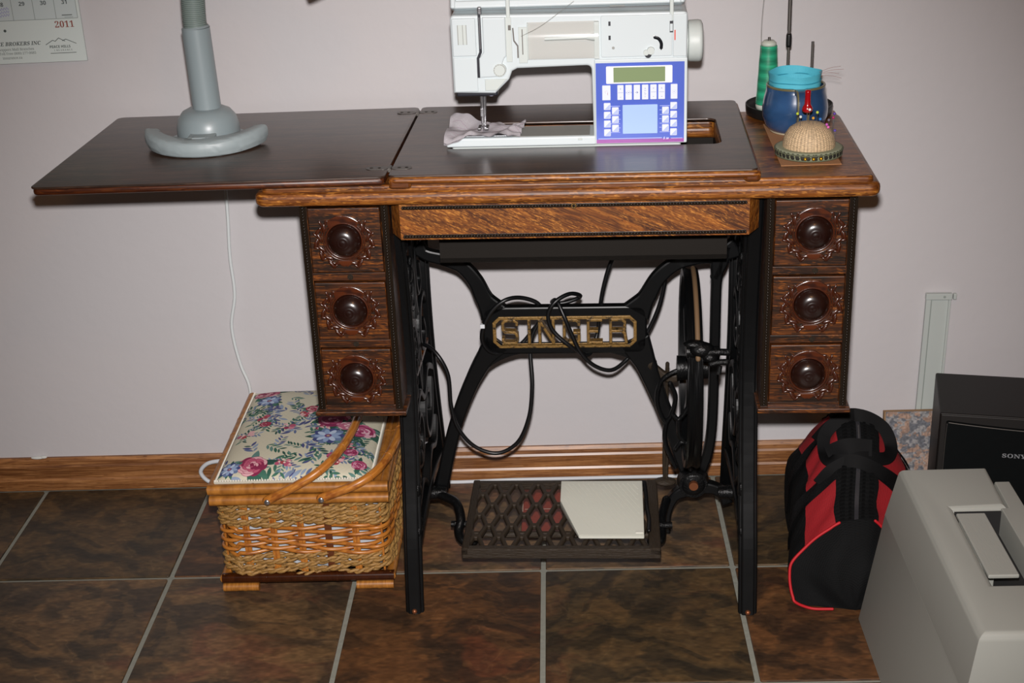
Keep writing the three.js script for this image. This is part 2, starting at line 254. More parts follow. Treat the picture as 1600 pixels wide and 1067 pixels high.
  // drawer cases
  const vine = (cx, cy, z, rr) => {   // carved wreath round the knob
    const g = [new THREE.TorusGeometry(rr + 0.0005, 0.0017, 10, 44).translate(cx, cy, z), new THREE.TorusGeometry(rr + 0.0042, 0.0012, 8, 44).translate(cx, cy, z)];
    const leafy = (ang, rad, len, w, tilt) => { const b = ball(0, 0, 0, 1, len, w, 0.0022, 10); b.rotateZ(tilt).translate(cx + Math.cos(ang) * rad, cy + Math.sin(ang) * rad, z); g.push(b); };
    for (const s of [-1, 1]) {
      for (let i = 0; i < 9; i++) { const a = -Math.PI / 2 + s * (0.28 + i * 0.235), q = i % 2; leafy(a, rr + 0.0098 + q * 0.0065 + (i > 6 ? -0.002 : 0), 0.0082, 0.0029, a + s * (Math.PI / 2 - 0.5 + q * 0.9)); leafy(a + s * 0.1, rr + 0.0165 - q * 0.004, 0.0055, 0.002, a + s * (0.6 + q)); }
      const st = []; for (let i = 0; i <= 12; i++) { const a = -Math.PI / 2 + s * (0.2 + i * 0.17), r2 = rr + 0.0105 + Math.sin(i * 1.1) * 0.0022; st.push([cx + Math.cos(a) * r2, cy + Math.sin(a) * r2, z]); } g.push(tube(st, 0.0011, 6));
      const cu = [[0.002, 0.0095], [0.009, 0.0105], [0.016, 0.006], [0.021, 0.0035], [0.0255, 0.004], [0.026, -0.001]].map(([x, y]) => [cx + s * x, cy + rr + y, z]); g.push(tube(cu, 0.0016, 6));
    }
    g.push(ext(poly([[-0.012, 0], [0.012, 0], [0.008, -0.007], [0.003, -0.0095], [0, -0.0085], [-0.003, -0.0095], [-0.008, -0.007]]), 0.003, 0.001).translate(cx, cy - rr - 0.004, z - 0.0005));
    const cr = new THREE.Shape(); cr.moveTo(-0.024, 0.002); cr.quadraticCurveTo(-0.01, 0.013, 0, 0.011); cr.quadraticCurveTo(0.01, 0.013, 0.024, 0.002); cr.lineTo(0.021, -0.009); cr.quadraticCurveTo(0, 0.008, -0.021, -0.009); cr.closePath();
    g.push(ext(cr, 0.0025, 0.0008).translate(cx, cy + rr + 0.001, z - 0.0008)); return g;
  };
  for (const [x0, x1, kx, off] of [[-0.388, -0.2525, -0.3225, 0], [0.3115, 0.444, 0.3825, 7]]) {
    const yb = 0.364, zf = 0.436, zb = 0.075, tk = 0.012, rails = [0.3665, 0.4795, 0.5915];
    part(t, 'drawer_case', [
      boxUV(box(x0, yb, zb, x0 + tk, 0.7125, zf, 0.001), 'y', 2, 4, off * 0.1), boxUV(box(x1 - tk, yb, zb, x1, 0.7125, zf, 0.001), 'y', 2, 4, off * 0.13), boxUV(box(x0, yb, zb, x1, 0.7125, zb + 0.008), 'y', 2, 4),
      boxUV(box(x0 - 0.005, yb - 0.007, zb, x1 + 0.006, yb + 0.001, zf + 0.008, 0.002), 'x', 2, 4),
      ...rails.map((y) => boxUV(box(x0 + 0.003, y - 0.0065, zb, x1 - 0.003, y + 0.0065, zf - 0.001, 0.001), 'x', 2, 4, y)), box(x0, 0.706, zb, x1, 0.7125, zf),
    ], M.oakDark, 'dark oak case for three drawers');
    for (const x of [x0 + 0.0055, x1 - 0.0055]) part(t, 'bead_strip', [box(x - 0.0055, yb + 0.002, zf - 0.002, x + 0.0055, 0.7105, zf + 0.0012, 0.0006), ...beads([x, yb + 0.006, zf + 0.002], [x, 0.708, zf + 0.002], 0.0047, 0.0018)], M.bead);
    for (const y of rails.slice(1)) part(t, 'lock_button', [cyl([kx + 0.004, y, zf - 0.004], [kx + 0.004, y, zf + 0.0008], 0.0042, 0.0042, 16), new THREE.TorusGeometry(0.0038, 0.0008, 6, 18).translate(kx + 0.004, y, zf + 0.0008)], M.ironWorn);
    [[0.6, 0.7035, 0.652], [0.4875, 0.5835, 0.5375], [0.374, 0.4715, 0.4225]].forEach(([y0, y1, ky], i) => {
      const a = x0 + 0.0125, b = x1 - 0.0125, d = part(t, 'drawer', [boxUV(box(a, y0, zf - 0.012, b, y1, zf + 0.0035, 0.0022), 'x', 2, 4, i * 0.23 + off * 0.07, i * 0.31), box(a + 0.004, y0 + 0.004, zb + 0.03, b - 0.004, y1 - 0.004, zf - 0.01)], M.oakDark, 'dark oak drawer front');
      part(d, 'carved_wreath', vine(kx, ky, zf + 0.0045, 0.0275), M.carved ??= phy({ map: T.oakLight, color: 0x8c6a54, roughness: 0.36, clearcoat: 0.7, clearcoatRoughness: 0.2 }), 'leafy carving round the knob');
      part(d, 'knob', lathe([[0, 0.0165], [0.003, 0.0168], [0.0045, 0.0155], [0.006, 0.0162], [0.0085, 0.0158], [0.0105, 0.0148], [0.013, 0.0152], [0.018, 0.0128], [0.0225, 0.0085], [0.0255, 0.0035], [0.0262, 0]]).rotateX(Math.PI / 2).translate(kx, ky, zf + 0.0034), M.knob, 'turned round dark knob');
    });
  }
  // --- cast iron base ---
  const zy = (g, x) => g.rotateY(-Math.PI / 2).translate(x, 0, 0);   // a shape drawn as (room z, room y) becomes a plate across x
  const front = [[0.463, 0.0], [0.452, 0.05], [0.437, 0.11], [0.408, 0.2], [0.382, 0.3], [0.366, 0.4], [0.366, 0.5], [0.38, 0.6], [0.398, 0.7]], back = front.map(([z, y]) => [0.5 - z, y]);
  for (const x of [-0.2535, 0.299]) {
    const fr = [], s = x < 0 ? 1 : -1, Tk = 0.022, add = (pts, w, d = Tk, n = 40) => fr.push(zy(ext(ribbon(pts, w, n), d, 0.003), x + d / 2));
    for (const c of [front, back]) { add(c, [0.017, 0.019, 0.022, 0.024, 0.024, 0.024, 0.026, 0.03], Tk); add(c, [0.005, 0.007, 0.009, 0.009, 0.008, 0.008], Tk + 0.009); }
    add([[0.1, 0.692], [0.25, 0.694], [0.4, 0.692]], 0.02, 0.03); add([[0.07, 0.095], [0.16, 0.112], [0.25, 0.118], [0.34, 0.112], [0.43, 0.095]], 0.016); add([[0.125, 0.3], [0.2, 0.33], [0.25, 0.3], [0.3, 0.33], [0.375, 0.3]], 0.012);
    for (const m of [1, -1]) { const q = (pts) => pts.map(([z, y]) => [0.25 + m * z, y]);   // scrollwork
      add(q([[0.118, 0.42], [0.085, 0.46], [0.04, 0.45], [0.02, 0.4], [0.05, 0.37], [0.08, 0.39], [0.065, 0.42]]), [0.012, 0.011, 0.009, 0.008], 0.016, 50); add(q([[0.12, 0.5], [0.09, 0.56], [0.035, 0.565], [0.012, 0.52], [0.03, 0.48], [0.062, 0.495], [0.052, 0.53]]), [0.012, 0.011, 0.009, 0.008], 0.016, 50);
      add(q([[0.135, 0.62], [0.1, 0.6], [0.05, 0.62], [0.02, 0.67], [0, 0.692]]), 0.011, 0.016); add(q([[0.13, 0.28], [0.1, 0.22], [0.05, 0.2], [0.02, 0.24], [0.04, 0.285], [0.075, 0.275], [0.07, 0.245]]), [0.012, 0.011, 0.009, 0.008], 0.016, 50); add(q([[0.16, 0.2], [0.12, 0.15], [0.06, 0.165], [0.0, 0.125]]), 0.011, 0.016); add(q([[0.01, 0.45], [0, 0.5], [0.01, 0.6]]), 0.01, 0.014); add(q([[0, 0.31], [0.012, 0.36], [0, 0.42]]), 0.01, 0.014);
    }
    for (const [z, y] of [[0.367, 0.62], [0.355, 0.52], [0.352, 0.44], [0.36, 0.36], [0.378, 0.28], [0.405, 0.2], [0.425, 0.13], [0.34, 0.56], [0.345, 0.4], [0.36, 0.24]]) fr.push(ball(x + s * 0.011, y, z, 0.011, 0.55, 1.5, 1, 10), ball(x + s * 0.013, y + 0.017, z - 0.007, 0.008, 0.5, 1.3, 0.8, 8));   // cast leaf bosses on the inner side
    fr.push(cyl([x, 0.0, 0.461], [x, 0.012, 0.459], 0.0115, 0.0095, 16), cyl([x, 0.0, 0.039], [x, 0.012, 0.041], 0.0115, 0.0095, 16));
    const fm = part(t, 'side_frame', fr, M.iron, 'black cast iron side frame with scrollwork');
    part(fm, 'pivot_boss', cyl([x, 0.1, 0.235], [x + s * 0.034, 0.1, 0.235], 0.0135, 0.011, 18), M.iron);
    for (const z of [0.461, 0.039]) part(fm, 'foot_pin', ball(x, 0.006, z + (z > 0.2 ? 0.009 : -0.009), 0.0045), M.copper);
  }
  // crossing brace with the name plate
  const zb = 0.218, bd = 0.018, bz = (pts, w, d = bd, n = 40) => ext(ribbon(pts, w, n), d, 0.0035, zb - d / 2);
  const br = [];
  br.push(bz([[-0.245, 0.565], [-0.232, 0.551], [-0.2, 0.541], [-0.172, 0.529], [-0.149, 0.501], [-0.136, 0.47], [-0.118, 0.44]], [0.03, 0.02, 0.0215, 0.024, 0.024, 0.026, 0.03, 0.05]));
  br.push(bz([[0.29, 0.556], [0.26, 0.541], [0.225, 0.537], [0.19, 0.528], [0.16, 0.503], [0.14, 0.468], [0.122, 0.44]], [0.036, 0.024, 0.022, 0.023, 0.024, 0.026, 0.03, 0.05]));
  br.push(bz([[-0.115, 0.39], [-0.138, 0.36], [-0.163, 0.315], [-0.19, 0.25], [-0.21, 0.185], [-0.23, 0.1]], [0.05, 0.032, 0.026, 0.024, 0.024, 0.024]));
  br.push(bz([[0.118, 0.39], [0.138, 0.345], [0.163, 0.275], [0.188, 0.205], [0.205, 0.155], [0.222, 0.12]], [0.055, 0.036, 0.026, 0.025, 0.028, 0.034]));
  br.push(bz([[0.258, 0.545], [0.256, 0.49], [0.255, 0.35], [0.251, 0.2], [0.24, 0.15], [0.222, 0.118]], [0.026, 0.0175, 0.0175, 0.0175, 0.018, 0.03]));
  br.push(bz([[0.272, 0.56], [0.266, 0.528], [0.252, 0.498]], [0.02, 0.018, 0.014]));
  br.push(bz([[0.215, 0.1], [0.19, 0.085], [0.176, 0.055], [0.173, 0.01]], [0.026, 0.018, 0.018, 0.018], 0.02), bz([[0.228, 0.104], [0.258, 0.1], [0.276, 0.088], [0.283, 0.07]], [0.026, 0.02, 0.02, 0.02], 0.02));
  const plate = rrect(-0.14, 0.367, 0.14, 0.454, 0.016), ph = new THREE.Path(); [[-0.121, 0.384], [-0.114, 0.433], [0.118, 0.433], [0.124, 0.427], [0.124, 0.39], [0.117, 0.384]].length;
  const win = (k) => { const a = 0.1218 - k, c = 0.0105 - k * 0.6, y0 = 0.3805 + k, y1 = 0.4365 - k; return [[-a, y0 + c], [-a, y1 - c], [-a + c, y1], [a - c, y1], [a, y1 - c], [a, y0 + c], [a - c, y0], [-a + c, y0]]; };
  win(0.0028).forEach((p, i) => (i ? ph.lineTo(...p) : ph.moveTo(...p))); ph.closePath(); plate.holes.push(ph);
  br.push(ext(plate, bd, 0.003, zb - bd / 2));
  for (const s of [-1, 1]) { const f = new THREE.Shape(); f.moveTo(s * 0.095, 0.453); f.quadraticCurveTo(s * 0.125, 0.455, s * 0.142, 0.485); f.lineTo(s * 0.142, 0.43); f.closePath(); br.push(ext(f, bd - 0.004, 0, zb - bd / 2 + 0.002)); const g2 = new THREE.Shape(); g2.moveTo(s * 0.075, 0.368); g2.quadraticCurveTo(s * 0.115, 0.36, s * 0.14, 0.335); g2.lineTo(s * 0.142, 0.39); g2.closePath(); br.push(ext(g2, bd - 0.004, 0, zb - bd / 2 + 0.002)); }
  const brace = part(t, 'name_plate_brace', br, M.iron, 'black cast iron cross brace with an openwork name plate');
  const rimS = poly(win(-0.001)), rimH = new THREE.Path(); win(0.0032).forEach((p, i) => (i ? rimH.lineTo(...p) : rimH.moveTo(...p))); rimH.closePath(); rimS.holes.push(rimH);
  part(brace, 'gold_rim', boxUV(ext(rimS, 0.008, 0.0012, zb + bd / 2 - 0.0055), 'x', 12), M.gold, 'worn gold octagonal rim');
  { // letters, drawn as strokes in the plate
    const W = 0.005, z0 = zb - 0.005, dep = 0.0155, yb = 0.3855, H = 0.0465, L = (x, w, strokes) => part(brace, 'letter', strokes.map((s) => boxUV(ext(ribbon(s.map(([u, v]) => [x + u * w, yb + v * H]), s.w || W, 0, true), dep, 0.0012, z0), 'x', 12)), M.gold);
    const oct = (a) => a; // strokes in the unit square
    L(-0.1055, 0.024, [oct([[1, 0.74], [1, 0.87], [0.85, 0.94], [0.15, 0.94], [0, 0.84], [0, 0.6], [0.15, 0.5], [0.85, 0.48], [1, 0.38], [1, 0.14], [0.85, 0.05], [0.15, 0.05], [0, 0.14], [0, 0.26]])]);
    L(-0.0625, 0.004, [[[0.5, 0], [0.5, 1]]]);
    L(-0.0425, 0.0235, [[[0, 0], [0, 1]], [[0.02, 0.93], [0.98, 0.07]], [[1, 0], [1, 1]]]);
    L(-0.0005, 0.025, [[[1, 0.72], [1, 0.86], [0.82, 0.94], [0.2, 0.94], [0, 0.84], [0, 0.16], [0.2, 0.05], [0.85, 0.05], [1, 0.14], [1, 0.44], [0.6, 0.44]]]);
    L(0.0405, 0.024, [[[0, 0], [0, 1]], [[-0.1, 0.94], [1, 0.94]], [[0, 0.5], [0.7, 0.5]], [[-0.1, 0.05], [1.02, 0.05]]]);
    L(0.0785, 0.024, [[[0, 0], [0, 1]], [[-0.1, 0.94], [0.85, 0.94], [1, 0.85], [1, 0.6], [0.86, 0.5], [0, 0.5]], [[0.8, 0.5], [1, 0.4], [1.12, 0]]]);
  }
  part(t, 'hub_cap', [cyl([0.221, 0.118, zb + 0.004], [0.221, 0.118, zb + 0.024], 0.0285, 0.025, 28), ball(0.221, 0.118, zb + 0.022, 0.022, 1, 1, 0.25)], M.iron);
  part(t, 'hub_nut', cyl([0.221, 0.12, zb + 0.022], [0.221, 0.12, zb + 0.033], 0.009, 0.008, 14), M.copper, 'copper coloured nut');
  // flywheel, seen edge on
  const WX = 0.2115, WY = 0.355, WZ = 0.262, WR = 0.17, rx = (g) => g.rotateY(Math.PI / 2).translate(WX, WY, WZ);
  const rim = lathe([[WR - 0.014, -0.011], [WR - 0.002, -0.0125], [WR, -0.009], [WR - 0.004, 0], [WR, 0.009], [WR - 0.002, 0.0125], [WR - 0.014, 0.011], [WR - 0.014, -0.011]], 64).rotateZ(Math.PI / 2).translate(WX, WY, WZ);
  const spokes = []; for (let i = 0; i < 5; i++) { const a = i * 1.2566 + 0.3, d = [Math.cos(a), Math.sin(a)], p = [-d[1], d[0]]; spokes.push(zy(ext(ribbon([[WZ + d[0] * 0.02, WY + d[1] * 0.02], [WZ + d[0] * 0.08 + p[0] * 0.018, WY + d[1] * 0.08 + p[1] * 0.018], [WZ + d[0] * 0.16, WY + d[1] * 0.16]], [0.018, 0.012, 0.011, 0.016], 24), 0.01, 0.003), WX + 0.005)); }
  const wheel = part(t, 'flywheel', [toCreasedNormals(rim, 0.6), ...spokes, cyl([WX - 0.022, WY, WZ], [WX + 0.03, WY, WZ], 0.021, 0.019, 24)], M.iron, 'black iron flywheel seen edge on');
  { const a = []; for (let i = 0; i <= 16; i++) { const q = 0.5 + i * 0.075; a.push([WX + 0.004, WY + Math.sin(q) * (WR + 0.0015), WZ + Math.cos(q) * (WR + 0.0015)]); } part(wheel, 'leather_belt', tube(a, 0.0042, 8, 60), M.leather, 'brown leather drive belt'); }
  // crank and belt shifter in front of the wheel
  part(t, 'crank', [cyl([0.2, 0.387, 0.4], [0.252, 0.387, 0.4], 0.011, 0.009, 18), ball(0.223, 0.392, 0.404, 0.017, 1.2, 0.75, 0.8), ball(0.236, 0.381, 0.408, 0.013, 1, 0.7, 0.8), ball(0.212, 0.402, 0.404, 0.012, 1.5, 0.5, 0.8), tube([[0.234, 0.389, 0.41], [0.25, 0.391, 0.412], [0.264, 0.3895, 0.41]], 0.006), tube([[0.238, 0.37, 0.41], [0.252, 0.3725, 0.41], [0.262, 0.373, 0.41]], 0.0052), cyl([0.252, 0.365, 0.408], [0.25, 0.352, 0.41], 0.004, 0.004, 8)].map((g) => g.translate(-0.002, 0.058, 0)), M.iron);
  part(t, 'bearing_arm', [bz([[0.13, 0.345], [0.15, 0.335], [0.17, 0.32], [0.192, 0.318], [0.205, 0.34]], [0.015, 0.017, 0.016, 0.014, 0.012], 0.014), cyl([0.13, 0.345, zb - 0.01], [0.152, 0.342, zb + 0.004], 0.009, 0.01, 14)], M.ironWorn);
  part(t, 'wheel_guard', [[[0.222, 0.353], [0.19, 0.353], [0.164, 0.335], [0.156, 0.3], [0.165, 0.265], [0.172, 0.255]], [[0.178, 0.33], [0.187, 0.305], [0.18, 0.27], [0.172, 0.255], [0.17, 0.22], [0.188, 0.17]], [[0.182, 0.272], [0.192, 0.262], [0.2, 0.27], [0.212, 0.288], [0.222, 0.29]], [[0.193, 0.262], [0.195, 0.232], [0.206, 0.217], [0.212, 0.224], [0.222, 0.235]], [[0.188, 0.205], [0.198, 0.218], [0.206, 0.216], [0.21, 0.19], [0.214, 0.165]]].map((p) => tube(p.map(([x, y]) => [x, y, 0.27]), 0.0042, 8)), M.iron, 'curly black iron dress guard');
  part(t, 'pitman_rod', [tube([[0.176, 0.335, 0.2], [0.175, 0.25, 0.19], [0.172, 0.15, 0.185], [0.173, 0.1, 0.185]], 0.0036, 8), tube([[0.184, 0.2, 0.185], [0.177, 0.14, 0.185], [0.175, 0.092, 0.19]], 0.003, 8), ball(0.173, 0.097, 0.19, 0.013, 1.6, 0.55, 1)], M.ironWorn);
  // treadle pivots and plate
  part(t, 'pivot_arm', [tube([[-0.24, 0.1, 0.235], [-0.222, 0.098, 0.245], [-0.2, 0.093, 0.26], [-0.19, 0.075, 0.285], [-0.193, 0.06, 0.3], [-0.185, 0.05, 0.315], [-0.165, 0.05, 0.318]], 0.0085, 10, 60), cyl([-0.207, 0.068, 0.29], [-0.176, 0.068, 0.29], 0.006, 0.006, 6)], M.iron);
  part(t, 'pivot_arm', [tube([[0.174, 0.085, 0.235], [0.165, 0.07, 0.27], [0.164, 0.055, 0.3], [0.16, 0.05, 0.317], [0.145, 0.05, 0.318]], 0.008, 10, 50), cyl([0.15, 0.068, 0.295], [0.182, 0.068, 0.295], 0.006, 0.006, 6)], M.iron);
  const PX0 = -0.1745, PX1 = 0.1585, PZ0 = 0.186, PZ1 = 0.424, PY = 0.093;
  const tread = part(t, 'treadle_plate', [box(PX0, PY - 0.014, PZ1 - 0.013, PX1, PY + 0.006, PZ1, 0.003), box(PX0, PY - 0.008, PZ0, PX1, PY + 0.006, PZ0 + 0.013, 0.003), box(PX0, PY - 0.008, PZ0, PX0 + 0.013, PY + 0.007, PZ1, 0.003), box(PX1 - 0.02, PY - 0.008, PZ0, PX1, PY + 0.007, PZ1, 0.003), cyl([PX0, PY - 0.03, 0.318], [PX1, PY - 0.03, 0.318], 0.006, 0.006, 12), box(PX0, PY - 0.03, 0.31, PX0 + 0.008, PY, 0.326), box(PX1 - 0.01, PY - 0.03, 0.31, PX1, PY, 0.326)], M.ironWorn, 'openwork cast iron foot plate');
  { // honeycomb grating: wavy bars that meet each other
    const bars = [], rows = 6, dz = (PZ1 - PZ0 - 0.02) / rows, nx = 16, px = (PX1 - PX0 - 0.02) / nx;
    for (let r = 0; r < rows; r++) { const zc = PZ0 + 0.01 + (r + 0.5) * dz, ph = r % 2; const p = []; for (let i = 0; i <= nx * 2; i++) { const hi = ((Math.floor((i + 1) / 2) + ph) % 2) ? 1 : -1; p.push([PX0 + 0.006 + i * px / 2, -(zc + hi * dz * 0.46)]); }
      bars.push(ext(ribbon(p, 0.0076, 0, true), 0.009, 0.0024).rotateX(-Math.PI / 2).translate(0, PY - 0.004, 0)); }
    part(tread, 'grating', bars, M.ironWorn);
  }
}

// ---------- the electronic sewing machine in the table's opening ----------
{
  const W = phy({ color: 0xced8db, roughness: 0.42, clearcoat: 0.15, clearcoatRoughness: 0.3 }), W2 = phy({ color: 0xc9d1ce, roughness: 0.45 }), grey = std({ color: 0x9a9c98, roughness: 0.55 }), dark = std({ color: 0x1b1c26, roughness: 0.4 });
  const clear = phy({ color: 0xffffff, roughness: 0.12, transmission: 1, thickness: 0, ior: 1.45 });
  const t = thing('sewing_machine', 'white electronic sewing machine with a blue control panel, set into the table', 'sewing machine', [0.02, 0.7575, 0.25], TT);
  t.position.y += 0.0035; t.position.z += 0.013;
  const F = 0.31, B = 0.205;
  const body = new THREE.Shape();
  [[-0.1565, 0.843], [-0.093, 0.841], [-0.071, 0.862], [-0.066, 0.8745], [-0.058, 0.8785], [0.046, 0.8805]].forEach((p, i) => (i ? body.lineTo(...p) : body.moveTo(...p)));
  body.quadraticCurveTo(0.0545, 0.8805, 0.0545, 0.872); body.lineTo(0.0565, 0.7585); body.lineTo(0.197, 0.7585); body.lineTo(0.1985, 0.951); body.quadraticCurveTo(0.1985, 0.957, 0.192, 0.9575); body.lineTo(-0.150, 0.9605); body.quadraticCurveTo(-0.157, 0.9605, -0.157, 0.953); body.closePath();
  part(t, 'body', ext(body, F - B, 0.0035, B, 3, 8), W, 'white moulded body');
  part(t, 'base', [box(-0.165, 0.595, 0.212, 0.19, 0.7595, 0.302, 0.004)], W2, 'lower part of the machine inside the table');
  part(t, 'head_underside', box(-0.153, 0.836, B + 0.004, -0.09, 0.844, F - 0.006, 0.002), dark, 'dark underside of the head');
  // free arm and bed
  part(t, 'free_arm', [box(-0.1725, 0.7575, 0.243, 0.06, 0.772, 0.3115, 0.003, 3)], W, 'low white bed under the needle');
  part(t, 'bed_plate', box(-0.07, 0.7715, 0.247, 0.05, 0.7725, 0.3075, 0.0004), grey, 'grey plate on the bed');
  part(t, 'needle_plate', box(-0.15, 0.7715, 0.25, -0.075, 0.7727, 0.3, 0.0004), M.steel);
  part(t, 'release_latch', box(0.032, 0.766, 0.3095, 0.0385, 0.769, 0.3135, 0.0008), W2);
  // face plate, seams, window
  const fp = part(t, 'face_plate', [box(-0.1545, 0.899, F - 0.002, -0.1185, 0.956, F + 0.0022, 0.0018), box(-0.1545, 0.8445, F - 0.002, -0.1185, 0.897, F + 0.0016, 0.0016)], W, 'white face plate');
  part(fp, 'window', box(-0.1455, 0.917, F + 0.0018, -0.1325, 0.9465, F + 0.0028, 0.0004), W2);
  part(fp, 'window_edge', [box(-0.1462, 0.917, F + 0.0016, -0.1449, 0.9465, F + 0.0031), box(-0.1385, 0.917, F + 0.0016, -0.1375, 0.9465, F + 0.0031), box(-0.1331, 0.917, F + 0.0016, -0.132, 0.9465, F + 0.0031)], grey);
  part(t, 'thread_slot', [ext(ribbon([[-0.1125, 0.962], [-0.1125, 0.905], [-0.1165, 0.896], [-0.117, 0.866]], 0.0042, 0, true), 0.0016, 0, F - 0.0005)], dark, 'dark thread slot');
  part(t, 'take_up_lever', [box(-0.1155, 0.955, F - 0.012, -0.109, 0.9715, F - 0.004, 0.002), box(-0.1132, 0.91, F, -0.1118, 0.957, F + 0.0022)], M.steel, 'chrome take-up lever');
  const tc = poly([[-0.108, 0.957], [-0.0735, 0.9565], [-0.0735, 0.8985], [-0.077, 0.8955], [-0.0875, 0.8675], [-0.115, 0.8665], [-0.115, 0.8955], [-0.108, 0.905]]);
  part(t, 'tension_cover', ext(tc, 0.006, 0.0018, F - 0.002, 3), W, 'raised white tension cover');
  part(t, 'tension_dial', [cyl([-0.0845, 0.8775, F - 0.004], [-0.0845, 0.8775, F + 0.0055], 0.0105, 0.0098, 32), ...Array.from({ length: 9 }, (_, i) => box(-0.0004, 0.0078, F + 0.0052, 0.0004, 0.0094, F + 0.0059).rotateZ(i * 0.45).translate(-0.0845, 0.8775, 0))], W2, 'small round dial');
  part(t, 'dial_ring', new THREE.TorusGeometry(0.0085, 0.0007, 6, 30).translate(-0.0845, 0.8775, F + 0.0052), grey);
  part(t, 'lower_cover', ext(poly([[-0.108, 0.8635], [-0.074, 0.8635], [-0.0905, 0.846], [-0.108, 0.846]]), 0.004, 0.001, F - 0.002), W2);
  part(t, 'thread_guide', [box(-0.0695, 0.937, F - 0.001, -0.0655, 0.9445, F + 0.003, 0.0005), ext(ribbon([[-0.0625, 0.94], [-0.0615, 0.921], [-0.056, 0.913], [-0.056, 0.895]], 0.002, 0, true), 0.0025, 0, F - 0.0005), box(-0.0492, 0.9, F - 0.001, -0.0478, 0.938, F + 0.003)], M.dullSteel, 'small metal thread guides');
  part(t, 'guide_channel', [box(-0.0735, 0.889, F - 0.001, -0.0645, 0.956, F + 0.0018, 0.0006), box(-0.0545, 0.887, F - 0.001, -0.0415, 0.941, F + 0.0022, 0.0006)], W2);
  // spool compartment behind a clear cover
  part(t, 'spool_bay', [box(-0.041, 0.8915, F - 0.0015, 0.0655, 0.9475, F + 0.0006)], std({ color: 0xc0c2be, roughness: 0.6 }), 'grey spool compartment');
  const cov = new THREE.CylinderGeometry(0.0275, 0.0275, 0.106, 40, 1, true, -Math.PI / 2, Math.PI).rotateZ(Math.PI / 2).rotateX(0).translate(0.0125, 0.919, F);
  warp(cov, (x, y, z) => [x, y, F + Math.abs(z - F) * 0.55]);
  part(t, 'spool_cover', cov, clear, 'clear curved plastic cover');
  for (const k of [0, 1]) part(t, 'cover_rim', [box(-0.0415 + k * 0.1005, 0.892, F, -0.0395 + k * 0.106, 0.947, F + 0.0042 + 0.003 * k, 0.0005)], W2);
  part(t, 'spool_pin', [cyl([-0.015, 0.9235, F + 0.006], [0.05, 0.9245, F + 0.006], 0.0028, 0.0028, 16), cyl([0.048, 0.9245, F + 0.006], [0.06, 0.9245, F + 0.006], 0.0036, 0.006, 20)], W2, 'horizontal spool pin');
  // upper right plate with the bobbin winder
  const bp = part(t, 'winder_plate', ext(rrect(0.069, 0.8925, 0.1755, 0.9545, 0.003), 0.004, 0.001, F - 0.002), W, 'flat white plate with the bobbin winder');
  part(bp, 'slot', [box(0.0805, 0.9395, F + 0.0015, 0.0838, 0.946, F + 0.0024), box(0.0805, 0.9185, F + 0.0015, 0.0838, 0.925, F + 0.0024)], dark);
  part(bp, 'button', cyl([0.0875, 0.9065, F], [0.0875, 0.9065, F + 0.003], 0.0022, 0.0022, 14), grey);
  part(bp, 'winder_slot', tube([[0.1485, 0.921, F], [0.155, 0.9185, F], [0.159, 0.912, F], [0.159, 0.9035, F]], 0.0047, 12, 30).scale(1, 1, 0.5).translate(0, 0, F * 0.5), phy({ color: 0x14171c, roughness: 0.2 }), 'dark kidney-shaped slot');
  part(bp, 'winder_spindle', [cyl([0.1435, 0.9015, F], [0.1435, 0.9015, F + 0.007], 0.006, 0.0055, 24), cyl([0.1365, 0.8985, F], [0.1365, 0.8985, F + 0.005], 0.0045, 0.0042, 20)], W2);
  part(bp, 'spindle_base', cyl([0.1395, 0.8955, F], [0.1395, 0.8955, F + 0.003], 0.0052, 0.0052, 20), dark);
  part(t, 'end_cover', box(0.1765, 0.891, F - 0.002, 0.197, 0.9545, F + 0.0018, 0.0015), W);
  part(t, 'red_mark', box(0.1785, 0.916, F + 0.0012, 0.1803, 0.931, F + 0.0023), std({ color: 0xd8503e }), 'red mark');
  part(t, 'latch_slot', [box(0.1715, 0.9275, F + 0.001, 0.1765, 0.9445, F + 0.0023)], dark);
  part(t, 'latch', box(0.1719, 0.9295, F + 0.002, 0.1761, 0.9405, F + 0.003, 0.0006), W);
  // hand wheel
  part(t, 'hand_wheel', [lathe([[0, 0.0235], [0.026, 0.0232], [0.0305, 0.021], [0.0318, 0.017], [0.0312, 0.003], [0.029, 0], [0.0, 0]], 48).rotateZ(-Math.PI / 2).translate(0.2, 0.9045, 0.262), cyl([0.19, 0.9045, 0.262], [0.203, 0.9045, 0.262], 0.0275, 0.0275, 30)], W2, 'ribbed white hand wheel');
  // open lid leaning back
  const lid = join([box(-0.157, 0, -0.012, 0.1945, 0.1, 0.004, 0.005, 3), box(-0.157, 0, 0, 0.1945, 0.012, 0.012, 0.003), box(-0.157, 0, -0.004, -0.149, 0.1, 0.014, 0.003), box(0.187, 0, -0.004, 0.1945, 0.1, 0.014, 0.003)]);
  lid.rotateX(-0.35).translate(0, 0.964, 0.283);
  part(t, 'lid', lid, W, 'white lid standing open');
  for (const x of [-0.069, 0.1745]) part(t, 'lid_arm', [box(x - 0.003, 0.944, F - 0.004, x + 0.003, 1.0, F + 0.001, 0.0015)], W2);
  part(t, 'lid_catch', box(0.083, 0.9655, 0.2945, 0.105, 0.9667, 0.297), grey);
  // needle bar, presser foot, lamp
  part(t, 'needle_bar', [cyl([-0.1165, 0.84, 0.284], [-0.1165, 0.79, 0.284], 0.0026, 0.0026, 14), box(-0.1195, 0.8, 0.28, -0.114, 0.813, 0.2885, 0.001), cyl([-0.1165, 0.79, 0.284], [-0.1165, 0.776, 0.284], 0.0008, 0.0006, 8)], M.steel, 'bright needle bar');
